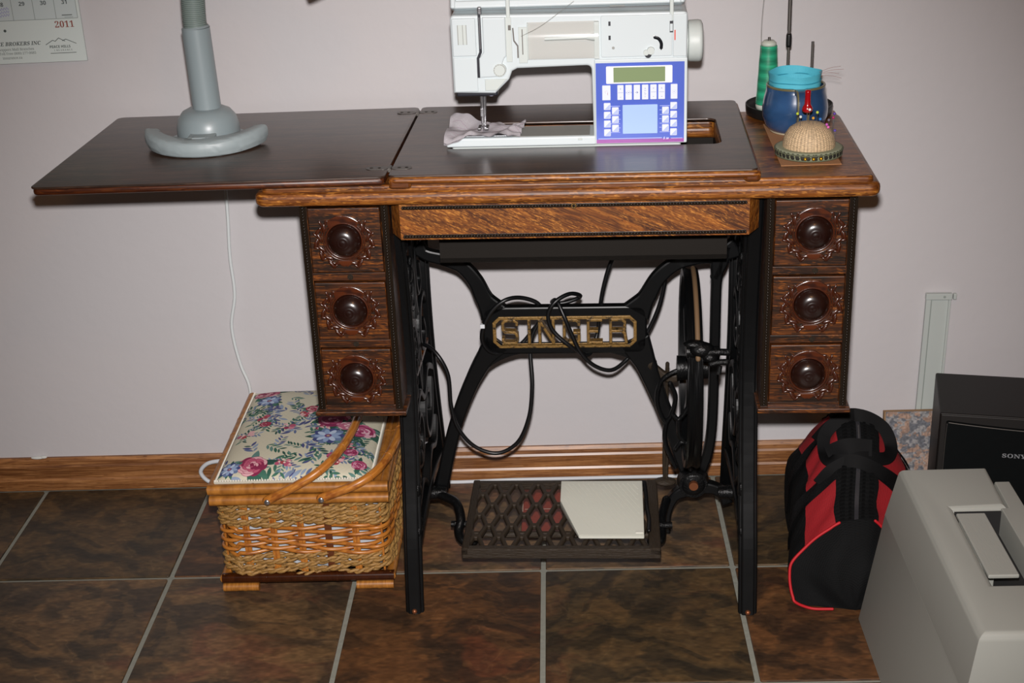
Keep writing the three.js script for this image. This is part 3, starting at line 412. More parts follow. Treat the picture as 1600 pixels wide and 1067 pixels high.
  part(t, 'presser_foot', [cyl([-0.1125, 0.84, 0.277], [-0.1135, 0.79, 0.277], 0.0022, 0.0022, 12), box(-0.1185, 0.784, 0.272, -0.1115, 0.795, 0.284, 0.001), box(-0.1245, 0.7795, 0.272, -0.119, 0.7835, 0.294, 0.0012), box(-0.1145, 0.7795, 0.272, -0.1075, 0.7835, 0.294, 0.0012)], M.steel, 'chrome presser foot');
  part(t, 'needle_clamp', [box(-0.121, 0.833, 0.274, -0.109, 0.844, 0.292, 0.002), cyl([-0.108, 0.838, 0.284], [-0.1, 0.838, 0.284], 0.0026, 0.0026, 12)], dark);
  part(t, 'threader_tab', box(-0.139, 0.836, 0.29, -0.122, 0.8435, 0.3, 0.0012), W);
  part(t, 'needle_light', ball(-0.1, 0.838, 0.3, 0.004, 1.4, 0.8, 0.8), phy({ color: 0xdfe6ff, roughness: 0.1 }));
  part(t, 'thread', tube([[-0.05, 0.928, F + 0.005], [-0.02, 0.945, F + 0.018], [0.03, 0.978, F + 0.004]], 0.0002, 4, 24), std({ color: 0x9a9a92 }), 'thin grey thread');
  // control panel: print on a slightly raised plate, keys of its own
  const PX = (p) => 0.0605 + (p - 65) * 0.0001388, PY = (q) => 0.884 - (q - 95) * 0.0001384;   // measures taken on the panel's own grid
  const art = canvasTex(1024, 952, (g, w, h) => {
    const k = w / 962, X = (p) => (p - 65) * k, Y = (q) => (q - 95) * k * 0.9996;
    g.fillStyle = '#4a62c4'; g.fillRect(0, 0, w, h);
    g.fillStyle = '#96489c'; g.fillRect(0, Y(948), w, h - Y(948)); g.fillStyle = '#c9d4ff'; g.fillRect(X(85), Y(936), X(785) - X(85), 7); g.fillRect(X(885), Y(943), X(1010) - X(885), 6);
    g.fillStyle = '#e8ecff'; g.font = 'bold italic 38px sans-serif'; g.fillText('S', X(797), Y(956)); g.font = 'bold italic 28px sans-serif'; g.fillText('30', X(828), Y(956));
    g.fillStyle = '#b9c4f2'; for (let i = 0; i < 4; i++) { g.fillRect(X(222), Y(571 + i * 98), 110, 6); g.fillRect(X(760), Y(576 + i * 98), 116, 6); } for (let i = 0; i < 3; i++) { g.fillRect(X(312), Y(620 + i * 98), 20, 6); g.fillRect(X(756), Y(622 + i * 98), 26, 6); }
  });
  const pm = phy({ map: art, roughness: 0.35 }), pg = new THREE.PlaneGeometry(PX(1027) - PX(65), PY(95) - PY(990)).translate((PX(65) + PX(1027)) / 2, (PY(95) + PY(990)) / 2, F + 0.0024);
  part(t, 'panel_frame', box(0.0585, 0.7585, F - 0.003, 0.1985, 0.8895, F + 0.002, 0.0018), W);
  const cp = part(t, 'control_panel', pg, pm, 'blue printed control panel with a purple stripe');
  const key = phy({ color: 0xdfe6f4, roughness: 0.35 }), lcdF = part(cp, 'screen_frame', ext(rrect(PX(177), PY(322), PX(897), PY(130), 0.0018), 0.0028, 0.0008, F + 0.0022), phy({ color: 0xf2f4fa, roughness: 0.3 }));
  part(cp, 'lcd_screen', box(PX(258), PY(305), F + 0.003, PX(818), PY(142), F + 0.0053), phy({ color: 0x84966e, roughness: 0.25 }), 'green display, switched off');
  const signs = [[133, 225, 'u'], [298, 368, '+-'], [385, 458, 'o'], [475, 547, 'd'], [565, 637, '+/'], [655, 727, '+-'], [743, 818, '+-'], [877, 952, 'i']];
  const ink = std({ color: 0x7a84b4, roughness: 0.5 }), inkR = std({ color: 0xb4586a });
  for (const [a, b, s] of signs) {
    const bt = part(cp, 'button', ext(rrect(PX(a), PY(502), PX(b), PY(338), 0.0009), 0.003, 0.0007, F + 0.0022), key), cx = (PX(a) + PX(b)) / 2, z = F + 0.0052, g = [];
    const bar = (x0, y0, x1, y1) => box(cx + x0, PY(420) + y0, z - 0.0001, cx + x1, PY(420) + y1, z + 0.0001);
    if (s[0] === '+') { g.push(bar(-0.0011, 0.0056, 0.0011, 0.006), bar(-0.0002, 0.0047, 0.0002, 0.0069), bar(-0.0011, -0.0072, 0.0011, -0.0067)); g.push(...(s === '+/' ? [bar(-0.001, 0.0016, -0.0004, 0.0032), bar(0.0006, 0.0016, 0.0012, 0.0032), bar(-0.001, -0.002, -0.0004, -0.0004), bar(0.0006, -0.003, 0.0012, -0.0014), bar(-0.0004, -0.0046, 0.0002, -0.003)] : [bar(-0.0038, -0.0002, 0.0038, 0.0002)])); }
    if (s === 'o') g.push(new THREE.TorusGeometry(0.0026, 0.0003, 4, 24).translate(cx, PY(420), z - 0.0002), bar(-0.0042, -0.001, -0.0036, 0.001), bar(0.0036, -0.001, 0.0042, 0.001), bar(-0.0012, -0.0004, 0.0012, 0.0004));
    if (s === 'd') g.push(ext(poly([[cx - 0.0002, PY(420) + 0.0018], [cx + 0.0022, PY(420)], [cx - 0.0002, PY(420) - 0.0018]]), 0.0002, 0, z - 0.0001), bar(-0.0024, -0.0003, -0.0008, 0.0003));
    if (s === 'i') g.push(new THREE.TorusGeometry(0.003, 0.00025, 4, 28).translate(cx, PY(420), z - 0.0002), bar(-0.0012, -0.0002, 0.0012, 0.0002));
    if (s === 'u') g.push(new THREE.TorusGeometry(0.002, 0.0003, 4, 20, Math.PI * 1.3).rotateZ(0.2).translate(cx, PY(410), z - 0.0002), bar(0.0016, -0.0032, 0.0021, 0.0008));
    part(cp, 'button_print', g, s === 'u' ? inkR : ink);
  }
  const tri = std({ color: 0xb2c0ea, roughness: 0.4 });
  for (const [x0, y0, n] of [[148, 533, 4], [237, 583, 3], [785, 588, 3], [874, 538, 4]]) for (let i = 0; i < n; i++) {
    const y = y0 + i * 98.3; part(cp, 'button', [ext(rrect(PX(x0), PY(y + 78), PX(x0 + 75), PY(y), 0.0011), 0.003, 0.0007, F + 0.0022)], key);
    part(cp, 'button_print', ext(poly([[PX(x0 + 10), PY(y + 70)], [PX(x0 + 68), PY(y + 12)], [PX(x0 + 68), PY(y + 70)]]), 0.0003, 0, F + 0.0051), tri);
  }
  part(cp, 'stitch_card', ext(rrect(PX(353), PY(885), PX(737), PY(560), 0.0011), 0.0022, 0.0006, F + 0.0022), phy({ color: 0xa9c6f0, roughness: 0.35 }), 'pale blue stitch card');
}
{ // a scrap of fabric under the presser foot
  const t = thing('fabric_scrap', 'crumpled pale grey scrap of fabric with mauve stitching under the presser foot', 'fabric', [-0.11, 0.7757, 0.275], TT);
  t.position.y += 0.001; t.position.z += 0.013;
  const map = canvasTex(512, 256, (g, w, h) => { const r = rng(5); g.fillStyle = '#a5a1a6'; g.fillRect(0, 0, w, h); for (let i = 0; i < 1400; i++) { g.strokeStyle = r() < 0.5 ? 'rgba(205,202,208,0.5)' : 'rgba(150,140,156,0.35)'; const x = r() * w, y = r() * h; g.beginPath(); g.moveTo(x, y); g.lineTo(x + (r() - 0.5) * 30, y + (r() - 0.5) * 16); g.stroke(); } g.strokeStyle = '#86687f'; g.setLineDash([5, 4]); g.lineWidth = 2; for (let i = 0; i < 7; i++) { g.beginPath(); for (let x = 20; x < w; x += 8) g.lineTo(x, 40 + i * 26 + Math.sin(x * 0.03 + i) * 14 + r() * 6); g.stroke(); } });
  const f = (u, v) => { const x = -0.1735 + u * 0.118 + (v - 0.5) * -0.006, z = 0.2455 + v * (0.0735 - 0.012 * u) + Math.sin(u * 9) * 0.003, e = Math.min(1, Math.hypot(u - 0.46, v - 0.55) * 2.6), fl = (z > 0.3115 ? (z - 0.3115) * 1.3 : 0); return [x, 0.7772 + e * (0.005 + 0.003 * Math.sin(u * 13 + v * 4) + 0.0022 * Math.sin(v * 12 + u * 7) + 0.0012 * Math.sin(u * 31 + v * 17)) + (v < 0.3 && u < 0.55 ? 0.014 * (0.3 - v) / 0.3 * ss(0.55, 0.2, u) : 0) + (u > 0.82 ? 0.0022 * Math.sin(v * 30) : 0) - fl, Math.min(z, 0.3155)]; };
  const top = sheet(f, 44, 26), bot = sheet((u, v) => { const p = f(u, v); return [p[0], p[1] - 0.0008, p[2]]; }, 44, 26);
  part(t, 'cloth', [top, bot], std({ map, roughness: 0.9, side: THREE.DoubleSide }));
}
// ---------- the grey lamp on the leaf ----------
{
  const g1 = phy({ color: 0x8b989c, roughness: 0.38, clearcoat: 0.2, clearcoatRoughness: 0.3 }), g2 = phy({ color: 0x97a3a6, roughness: 0.42 }), g3 = std({ color: 0x7c8a86, roughness: 0.45 });
  const Y = 0.7565, cx = -0.567, cz = 0.222;
  const t = thing('desk_lamp', 'grey desk lamp with a crescent foot and ribbed gooseneck on the open leaf', 'lamp', [cx, Y, cz], 0.02);
  const cr = []; for (let i = 0; i <= 24; i++) { const a = -1.36 + i / 24 * 2.72; cr.push([cx + Math.sin(a) * 0.089, -(cz - 0.002 + Math.cos(a) * 0.086)]); }
  const foot = ext(ribbon(cr, [0.026, 0.031, 0.035, 0.036, 0.036, 0.036, 0.035, 0.031, 0.026], 40), 0.026, 0.009, 0, 5).rotateX(-Math.PI / 2).translate(0, Y + 0.001, 0);
  warp(foot, (x, y, z) => { const d = Math.abs(x - cx) / 0.1; return [x, y + (y > Y + 0.004 ? 0.008 : 0.004) * d * d, z]; });
  part(t, 'foot', toCreasedNormals(foot, 0.6), g2, 'pale grey crescent-shaped foot');
  part(t, 'foot_plate', cyl([cx, Y, cz], [cx, Y + 0.008, cz], 0.07, 0.066, 40), g1);
  part(t, 'dome', lathe([[0.0495, 0.004], [0.0505, 0.016], [0.05, 0.03], [0.0465, 0.043], [0.039, 0.053], [0.028, 0.0585], [0.0, 0.0605]], 56).translate(cx, Y, cz), g1);
  part(t, 'switch', [box(cx - 0.012, Y + 0.02, cz + 0.062, cx + 0.012, Y + 0.029, cz + 0.078, 0.003), box(cx - 0.02, Y + 0.0, cz + 0.04, cx + 0.022, Y + 0.0275, cz + 0.072, 0.002)], g2);
  const a = [cx + 0.002, Y + 0.05, cz], b = [cx - 0.0005, Y + 0.186, cz];
  part(t, 'stem', [cyl(a, b, 0.0228, 0.0222, 40), cyl(b, [b[0] - 0.0002, b[1] + 0.003, b[2]], 0.0222, 0.02, 40)], g1);
  const c = new THREE.CatmullRomCurve3([V(...b), V(b[0], b[1] + 0.022, b[2]), V(b[0] + 0.01, b[1] + 0.085, b[2] + 0.005), V(b[0] + 0.06, b[1] + 0.15, b[2] + 0.02), V(b[0] + 0.14, b[1] + 0.19, b[2] + 0.05), V(b[0] + 0.21, b[1] + 0.17, b[2] + 0.09)]);
  const goose = [new THREE.TubeGeometry(c, 80, 0.0172, 24)]; for (let i = 1; i < 110; i++) { const u = i / 110, p = c.getPointAt(u), d = c.getTangentAt(u); const r = new THREE.TorusGeometry(0.0174, 0.0014, 6, 28); r.applyQuaternion(new THREE.Quaternion().setFromUnitVectors(V(0, 0, 1), d)); goose.push(r.translate(p.x, p.y, p.z)); }
  part(t, 'gooseneck', goose, g3, 'ribbed flexible neck');
  const e = c.getPoint(1); part(t, 'shade', lathe([[0.02, 0], [0.03, -0.02], [0.062, -0.06], [0.07, -0.1], [0.068, -0.1], [0.06, -0.062], [0.028, -0.024], [0.016, -0.004]], 40).rotateZ(0.5).translate(e.x, e.y + 0.01, e.z), g1);
  part(t, 'power_cord', tube([[cx + 0.01, Y + 0.006, cz - 0.06], [cx - 0.02, Y + 0.004, 0.1], [-0.595, Y + 0.004, 0.045], [-0.6, 0.745, 0.015], [-0.602, 0.7, 0.0], [-0.602, 0.605, 0.0], [-0.604, 0.557, 0.0], [-0.609, 0.482, 0.0], [-0.609, 0.406, 0.0], [-0.622, 0.342, 0.0], [-0.614, 0.262, 0.0], [-0.603, 0.221, 0.0], [-0.603, 0.17, -0.002], [-0.607, 0.09, -0.001]], 0.0031, 8, 140), std({ color: 0xd6dcdc, roughness: 0.5 }), 'pale grey cord hanging behind the leaf');
}
// ---------- the wall calendar ----------
{
  const t = thing('wall_calendar', 'white paper wall calendar for December 2011 hung beside the lamp', 'calendar', [-0.958, 0.852, ZW]);
  const map = canvasTex(1080, 1200, (g, w, h) => {
    g.fillStyle = '#d2dcd9'; g.fillRect(0, 0, w, h); const ly = h - 296, cw = 150, x0 = w - 20 - 7 * cw;
    g.fillStyle = '#c6d1d1'; g.fillRect(x0, 0, 7 * cw, ly); g.strokeStyle = '#7d8885'; g.lineWidth = 3;
    for (let i = 0; i <= 7; i++) { g.beginPath(); g.moveTo(x0 + i * cw, 0); g.lineTo(x0 + i * cw, ly); g.stroke(); } for (let i = 0; i < 5; i++) { g.beginPath(); g.moveTo(x0, ly - i * 180); g.lineTo(w - 20, ly - i * 180); g.stroke(); }
    g.fillStyle = '#4a5456'; g.font = 'bold 40px sans-serif'; ['28', '29', '30', '31'].forEach((s, i) => g.fillText(s, x0 + (3 + i) * cw + 52, ly - 98));
    g.strokeStyle = 'rgba(120,110,190,0.5)'; g.lineWidth = 4; for (let i = 0; i < 3; i++) { g.beginPath(); for (let x = 0; x < 118; x += 4) g.lineTo(x0 + 3 * cw + 12 + x, ly - 72 + i * 22 - x * 0.12 + Math.sin(x * 0.35 + i) * 8); g.stroke(); }
    g.fillStyle = '#5c6664'; g.fillRect(w - 128, ly - 26, 72, 6); g.fillStyle = '#8a9492'; g.fillRect(w - 112, ly - 10, 60, 3);
    g.fillStyle = '#8c4a40'; g.font = 'bold 62px serif'; g.fillText('2011', w - 190, ly + 60);
    g.fillStyle = '#4c5654'; g.beginPath(); g.arc(w - 545, ly + 68, 10, 0, 7); g.fill();
    g.fillStyle = '#3e4646'; g.font = 'italic bold 36px serif'; g.textAlign = 'right'; g.fillText('INSURANCE BROKERS INC', w - 312, ly + 172); g.font = '23px serif'; g.fillStyle = '#5c6664'; g.fillText('Main & Shoppers Mall Branches', w - 362, ly + 206); g.fillText('Toll Free (800) 277-0685', w - 352, ly + 234); g.fillText('insurance.ca', w - 455, ly + 264); g.textAlign = 'left';
    g.strokeStyle = '#4c5654'; g.lineWidth = 4; g.beginPath(); g.moveTo(w - 275, ly + 176); g.lineTo(w - 222, ly + 146); g.lineTo(w - 205, ly + 154); g.lineTo(w - 178, ly + 132); g.lineTo(w - 135, ly + 156); g.moveTo(w - 155, ly + 152); g.lineTo(w - 128, ly + 142); g.lineTo(w - 58, ly + 174); g.stroke();
    g.fillStyle = '#4c5654'; g.font = '600 25px sans-serif'; g.fillText('PEACE HILLS', w - 252, ly + 200); g.font = '17px sans-serif'; 'INSURANCE'.split('').forEach((c, i) => g.fillText(c, w - 222 + i * 15, ly + 222)); g.fillRect(w - 250, ly + 234, 182, 4);
  });
  part(t, 'page', [new THREE.PlaneGeometry(0.27, 0.3).rotateX(-0.02).rotateZ(0.01).translate(-0.958, 1.001, ZW + 0.0095)], std({ map, roughness: 0.6 }));
  part(t, 'page_stack', new THREE.BoxGeometry(0.27, 0.3, 0.004).rotateX(-0.02).rotateZ(0.01).translate(-0.958, 1.001, ZW + 0.0072), std({ color: 0xc8d0ce, roughness: 0.8 }));
  part(t, 'hanger', cyl([-0.958, 1.14, ZW], [-0.958, 1.14, ZW + 0.006], 0.003, 0.003, 10), M.steel);
}

// ---------- things on the right of the table top ----------
const YT = 0.7425;
{ // thread stand with tray, tall pole and two spool pins
  const t = thing('thread_stand', 'black thread stand with a round tray and tall metal pole, behind the blue mug', 'thread stand', [0.388, YT, 0.099]);
  const cx = 0.388, cz = 0.099, bk = std({ color: 0x141414, roughness: 0.45 });
  part(t, 'tray', lathe([[0, 0], [0.066, 0], [0.071, 0.003], [0.0725, 0.018], [0.07, 0.0185], [0.0675, 0.005], [0, 0.004]], 56).translate(cx, YT, cz), bk, 'round black tray with a raised rim');
  part(t, 'pole', [cyl([0.382, YT + 0.003, 0.11], [0.382, 0.885, 0.11], 0.0025, 0.0025, 14), cyl([0.382, 0.884, 0.11], [0.3805, 1.15, 0.11], 0.0032, 0.0032, 14)], M.dullSteel);
  part(t, 'collar', lathe([[0, 0], [0.0042, 0.0005], [0.0046, 0.004], [0.0046, 0.019], [0.0038, 0.0225], [0, 0.023]], 18).translate(0.382, 0.857, 0.11), bk);
  for (const [x, z, h] of [[0.35, 0.11, 0.8745], [0.4215, 0.11, 0.865]]) part(t, 'spool_pin', [cyl([x, YT + 0.003, z], [x, h, z], 0.0024, 0.0024, 12), cyl([x, YT + 0.003, z], [x, YT + 0.009, z], 0.006, 0.004, 16)], M.dullSteel);
  part(t, 'guide_hook', [tube([[0.3805, 1.15, 0.11], [0.35, 1.152, 0.11], [0.343, 1.146, 0.11], [0.347, 1.14, 0.11]], 0.0016, 6)], M.dullSteel);
}
{ // green cone of thread on the left pin
  const x = 0.3495, z = 0.11, y0 = YT - 0.0005;
  const t = thing('thread_cone', 'tall cone of green thread standing on the black tray', 'thread', [x, y0, z]);
  const wc = std({ color: 0xc2c8bc, roughness: 0.5 });
  part(t, 'core_foot', [lathe([[0.003, 0], [0.0185, 0], [0.019, 0.008], [0.0155, 0.012], [0.003, 0.012]], 30).translate(x, y0 + 0.012, z)], wc, 'white plastic foot');
  part(t, 'core_tip', [lathe([[0.0028, 0], [0.0128, 0], [0.0125, 0.005], [0.0085, 0.009], [0.0028, 0.009]], 30).translate(x, y0 + 0.1185, z)], wc, 'white plastic tip');
  const pts = []; for (let i = 0; i <= 60; i++) { const v = i / 60; pts.push([0.0185 - v * 0.0048 + (i % 2) * 0.0002 + 0.00015 * Math.sin(v * 20), 0.022 + v * 0.097]); } pts.unshift([0.01, 0.0215]); pts.push([0.01, 0.1195]);
  const gm = dataTex(256, 512, (u, v) => { const k = 0.75 + 0.3 * fbm(u * 6 + v * 4, v * 160, 3, 6, 160, 2) + 0.12 * Math.sin(v * 40); return [42 * k, 158 * k, 118 * k]; });
  part(t, 'wound_thread', lathe(pts, 44).translate(x, y0, z), phy({ map: gm, roughness: 0.4, sheen: 0.6, sheenRoughness: 0.4, sheenColor: new THREE.Color(0x80e0b0) }));
  part(t, 'loose_thread', tube([[x - 0.013, y0 + 0.1, z + 0.006], [x - 0.013, 0.9, z + 0.002], [x - 0.006, 1.0, z], [x - 0.003, 1.15, z]], 0.00035, 4, 40), std({ color: 0x8a8f88 }), 'single thread running up');
}
{ // cardboard mat
  const t = thing('cardboard_mat', 'tan piece of card under the blue mug and the pincushion', 'mat', [0.37, YT, 0.29], -0.03);
  part(t, 'card', ext(poly([[0.332, -0.412], [0.4215, -0.409], [0.4215, -0.168], [0.332, -0.168]]), 0.0012, 0.0003).rotateX(-Math.PI / 2).translate(0, YT + 0.0002, 0), std({ color: 0xa2744e, roughness: 0.9, bumpMap: T.cast, bumpScale: 0.0004 }));
}
const YM = YT + 0.0016;
{ // blue pottery mug, its handle towards the viewer
  const cx = 0.379, cz = 0.213, blue = phy({ color: 0x35587f, roughness: 0.22, clearcoat: 0.6, clearcoatRoughness: 0.12, map: dataTex(256, 256, (u, v) => { const k = 0.8 + 0.45 * fbm(u * 10, v * 8, 9, 10, 8, 4); return [205 * k, 210 * k, 220 * k].map((q) => Math.min(255, q)); }) }), rimM = phy({ color: 0x6a6446, roughness: 0.3, clearcoat: 0.4 });
  const t = thing('pottery_mug', 'dark blue glazed pottery mug with an olive rim, handle turned to the viewer', 'mug', [cx, YM, cz]);
  const pr = [[0.0, 0.004], [0.034, 0.003], [0.0395, 0.0035], [0.047, 0.012], [0.0515, 0.026], [0.052, 0.04], [0.0495, 0.055], [0.0465, 0.067], [0.0462, 0.0745]];
  part(t, 'bowl', [lathe([...pr, [0.0428, 0.0745], [0.043, 0.066], [0.046, 0.054], [0.0475, 0.036], [0.044, 0.014], [0.034, 0.008], [0, 0.008]], 60).translate(cx, YM, cz)], blue);
  part(t, 'rim', new THREE.TorusGeometry(0.0446, 0.0022, 10, 60).rotateX(Math.PI / 2).translate(cx, YM + 0.0748, cz), rimM, 'olive brown rim');
  part(t, 'foot_ring', lathe([[0.03, 0.004], [0.0395, 0.004], [0.0385, 0.0005], [0.034, 0], [0.03, 0.001]], 48).translate(cx, YM, cz), std({ color: 0xb0a288, roughness: 0.8 }), 'bare clay foot');
  const hp = [[0.0715, 0.043], [0.0745, 0.056], [0.071, 0.068], [0.055, 0.0745], [0.034, 0.0725], [0.02, 0.063], [0.014, 0.05]];
  const hs = (w, th, dz) => { const g = ext(ribbon(hp.map(([y, z]) => [z + dz, y]), th, 40), w, Math.min(th, w) * 0.3, -w / 2, 3).rotateY(-Math.PI / 2); return g.translate(cx, YM, cz); };
  part(t, 'handle', hs(0.0155, 0.008, 0), blue, 'flat blue handle');
  part(t, 'handle_edge', [hs(0.003, 0.0092, 0.0004).translate(-0.0078, 0, 0), hs(0.003, 0.0092, 0.0004).translate(0.0078, 0, 0)], rimM, 'olive edges of the handle');
}
{ // turquoise ribbon coiled inside the mug
  const cx = 0.378, cz = 0.211, y0 = YM + 0.05;
  const t = thing('ribbon_roll', 'coil of turquoise ribbon standing in the blue mug', 'ribbon', [cx, y0, cz]);
  const g = []; for (const [r, h, dx] of [[0.0385, 0.045, 0], [0.0352, 0.031, 0.001], [0.032, 0.026, -0.001]]) g.push(sheet((u, v) => { const a = u * Math.PI * 2, w = r + 0.003 * v + 0.0006 * Math.sin(a * 7 + r * 900) + 0.0007 * Math.sin(v * 14); return [cx + dx + Math.cos(a) * w, y0 + v * h + 0.0012 * Math.sin(a * 3 + r * 500) * v, cz + Math.sin(a) * w]; }, 64, 10));
  part(t, 'ribbon', g, std({ color: 0x54bcd2, roughness: 0.7, side: THREE.DoubleSide, bumpMap: T.weave, bumpScale: 0.0004 }));
  part(t, 'fold', [tube(Array.from({ length: 30 }, (_, i) => { const a = i / 30 * Math.PI * 2; return [cx + Math.cos(a) * 0.0407, y0 + 0.033 + 0.0006 * Math.sin(a * 4), cz + Math.sin(a) * 0.0407]; }), 0.0009, 6, 60, true), tube(Array.from({ length: 30 }, (_, i) => { const a = i / 30 * Math.PI * 2; return [cx + Math.cos(a) * 0.0402, y0 + 0.026 + 0.0006 * Math.sin(a * 5), cz + Math.sin(a) * 0.0402]; }), 0.0008, 6, 60, true)], std({ color: 0x2f94ac, roughness: 0.7 }));
  const rd = rng(8); part(t, 'loose_thread', [[0.038, 0.043, 0.07, 0.052], [0.039, 0.041, 0.075, 0.047], [0.039, 0.037, 0.072, 0.033], [0.04, 0.04, 0.068, 0.04]].map(([a, b, c, d]) => tube([[cx + a, y0 + b, cz], [cx + (a + c) / 2, y0 + (b + d) / 2 + 0.002, cz + 0.003], [cx + c, y0 + d, cz + 0.004]], 0.00025, 4, 12)), std({ color: 0x9a6a62 }), 'stray thread ends');
}
{ // pincushion with its pins
  const cx = 0.3785, cz = 0.353, y0 = YM;
  const t = thing('pincushion', 'round linen pincushion with a brocade band and gold studs, in front of the mug', 'pincushion', [cx, y0, cz]);
  const lin = std({ map: dataTex(256, 256, (u, v) => { const k = 0.75 + 0.35 * Math.abs(Math.sin(u * 140) * Math.sin(v * 90 + Math.sin(u * 140))) + 0.2 * (vn(u * 90, v * 60, 4, 90, 60) - 0.5); return [214 * k, 186 * k, 148 * k].map((q) => Math.min(255, q)); }), roughness: 0.6, bumpMap: T.weave, bumpScale: 0.0012 });
  part(t, 'cushion', lathe([[0.0455, 0.008], [0.0405, 0.012], [0.0405, 0.02], [0.0375, 0.031], [0.031, 0.0405], [0.0205, 0.047], [0.009, 0.0498], [0, 0.05]].map(([r, y]) => [r * 0.97, y]), 60).translate(cx, y0, cz), lin);
  part(t, 'band', lathe([[0, 0], [0.0475, 0], [0.0505, 0.004], [0.051, 0.009], [0.0495, 0.0125], [0.0455, 0.0135], [0, 0.012]], 60).translate(cx, y0, cz), std({ map: canvasTex(1024, 64, (g, w, h) => { g.fillStyle = '#8b9078'; g.fillRect(0, 0, w, h); const r = rng(4); for (let x = 0; x < w; x += 26) { g.fillStyle = '#22241e'; g.beginPath(); g.ellipse(x + 8, 34, 12, 12, 0.4, 0, 7); g.fill(); g.fillStyle = '#7a7f5e'; g.beginPath(); g.ellipse(x + 20, 30 + r() * 8, 5, 4, 0, 0, 7); g.fill(); } }), roughness: 0.7 }), 'green and black woven band');
  part(t, 'cord_edge', [new THREE.TorusGeometry(0.0508, 0.0011, 8, 60).rotateX(Math.PI / 2).translate(cx, y0 + 0.0105, cz), new THREE.TorusGeometry(0.0495, 0.0011, 8, 60).rotateX(Math.PI / 2).translate(cx, y0 + 0.002, cz)], std({ color: 0x5c604a, roughness: 0.8 }));
  for (const a of [-0.26, -0.02, 0.2]) part(t, 'gold_stud', ball(cx + Math.sin(a) * 0.0512, y0 + 0.0062, cz + Math.cos(a) * 0.0512, 0.0026), phy({ color: 0xc8981e, metalness: 0.8, roughness: 0.25 }));
  // pins: head colour, where the head stands over the cushion
  const pins = [[0xb8cc3e, 'yellow', -0.021, 0.066, 0.012, 'leftmost pin in the pincushion'], [0xd4dcd6, 'clear', -0.0165, 0.0615, 0.014, 'beside the leftmost yellow pin'], [0xf0ece6, 'white', -0.003, 0.0715, 0.012, 'tallest pin, in the middle of the pincushion'], [0xd89a32, 'amber', 0.002, 0.0595, 0.016, 'just below the white pin'], [0xc0d24a, 'lime', 0.0085, 0.067, 0.012, 'in the pincushion, right of the white pin'], [0x2f78c4, 'blue', 0.0155, 0.0535, 0.0, 'low on the back of the pincushion'], [0xc058b4, 'pink', 0.0225, 0.049, 0.016, 'upper of the two touching pink pins'], [0xd864b0, 'pink', 0.0245, 0.0455, 0.018, 'lower of the two touching pink pins'], [0x6e6a74, 'grey', 0.0295, 0.05, -0.006, 'between the blue and the magenta pins'], [0xa82a64, 'magenta', 0.0365, 0.053, -0.008, 'under the purple pin at the far right'], [0x5c3c9c, 'purple', 0.038, 0.059, -0.008, 'highest at the right side of the pincushion'], [0x55449a, 'violet', 0.0355, 0.039, 0.014, 'pushed in flat on the right slope']];
  const heads = { s: new THREE.SphereGeometry(0.0022, 14, 10) };
  pins.forEach(([c, n, dx, dy, dz, where]) => {
    const h = [cx + dx, y0 + dy, cz + dz], d = V(dx * 0.35 + 0.002, 1, 0.1).normalize(), L = Math.max(0.006, dy - 0.028), b = [h[0] - d.x * L, h[1] - d.y * L, h[2] - d.z * L];
    const p = thing('pin', n + '-headed pin, ' + where, 'pin', b, 0, 'ball-headed pins in the pincushion');
    part(p, 'head', heads.s.clone().translate(...h), phy({ color: c, roughness: 0.2, clearcoat: 0.6 })); part(p, 'shaft', cyl(b, h, 0.00035, 0.00035, 6), M.steel);
  });
  const q = [cx + 0.0005, y0 + 0.0435, cz - 0.006];
  const r = thing('push_pin', 'large red plastic push pin standing in the top of the pincushion', 'push pin', q), red = phy({ color: 0x9a0a14, roughness: 0.2, clearcoat: 0.7, clearcoatRoughness: 0.1 });
  part(r, 'grip', [lathe([[0, 0.0195], [0.0055, 0.0195], [0.0078, 0.022], [0.0082, 0.0255], [0.0066, 0.029], [0.0048, 0.032], [0.0042, 0.042], [0.0044, 0.05], [0.0042, 0.0535], [0, 0.054]], 30).translate(q[0] - 0.004, q[1], q[2])], red);
  part(r, 'needle', cyl([q[0] - 0.004, q[1] - 0.006, q[2]], [q[0] - 0.004, q[1] + 0.02, q[2]], 0.0006, 0.0006, 8), M.steel);
}

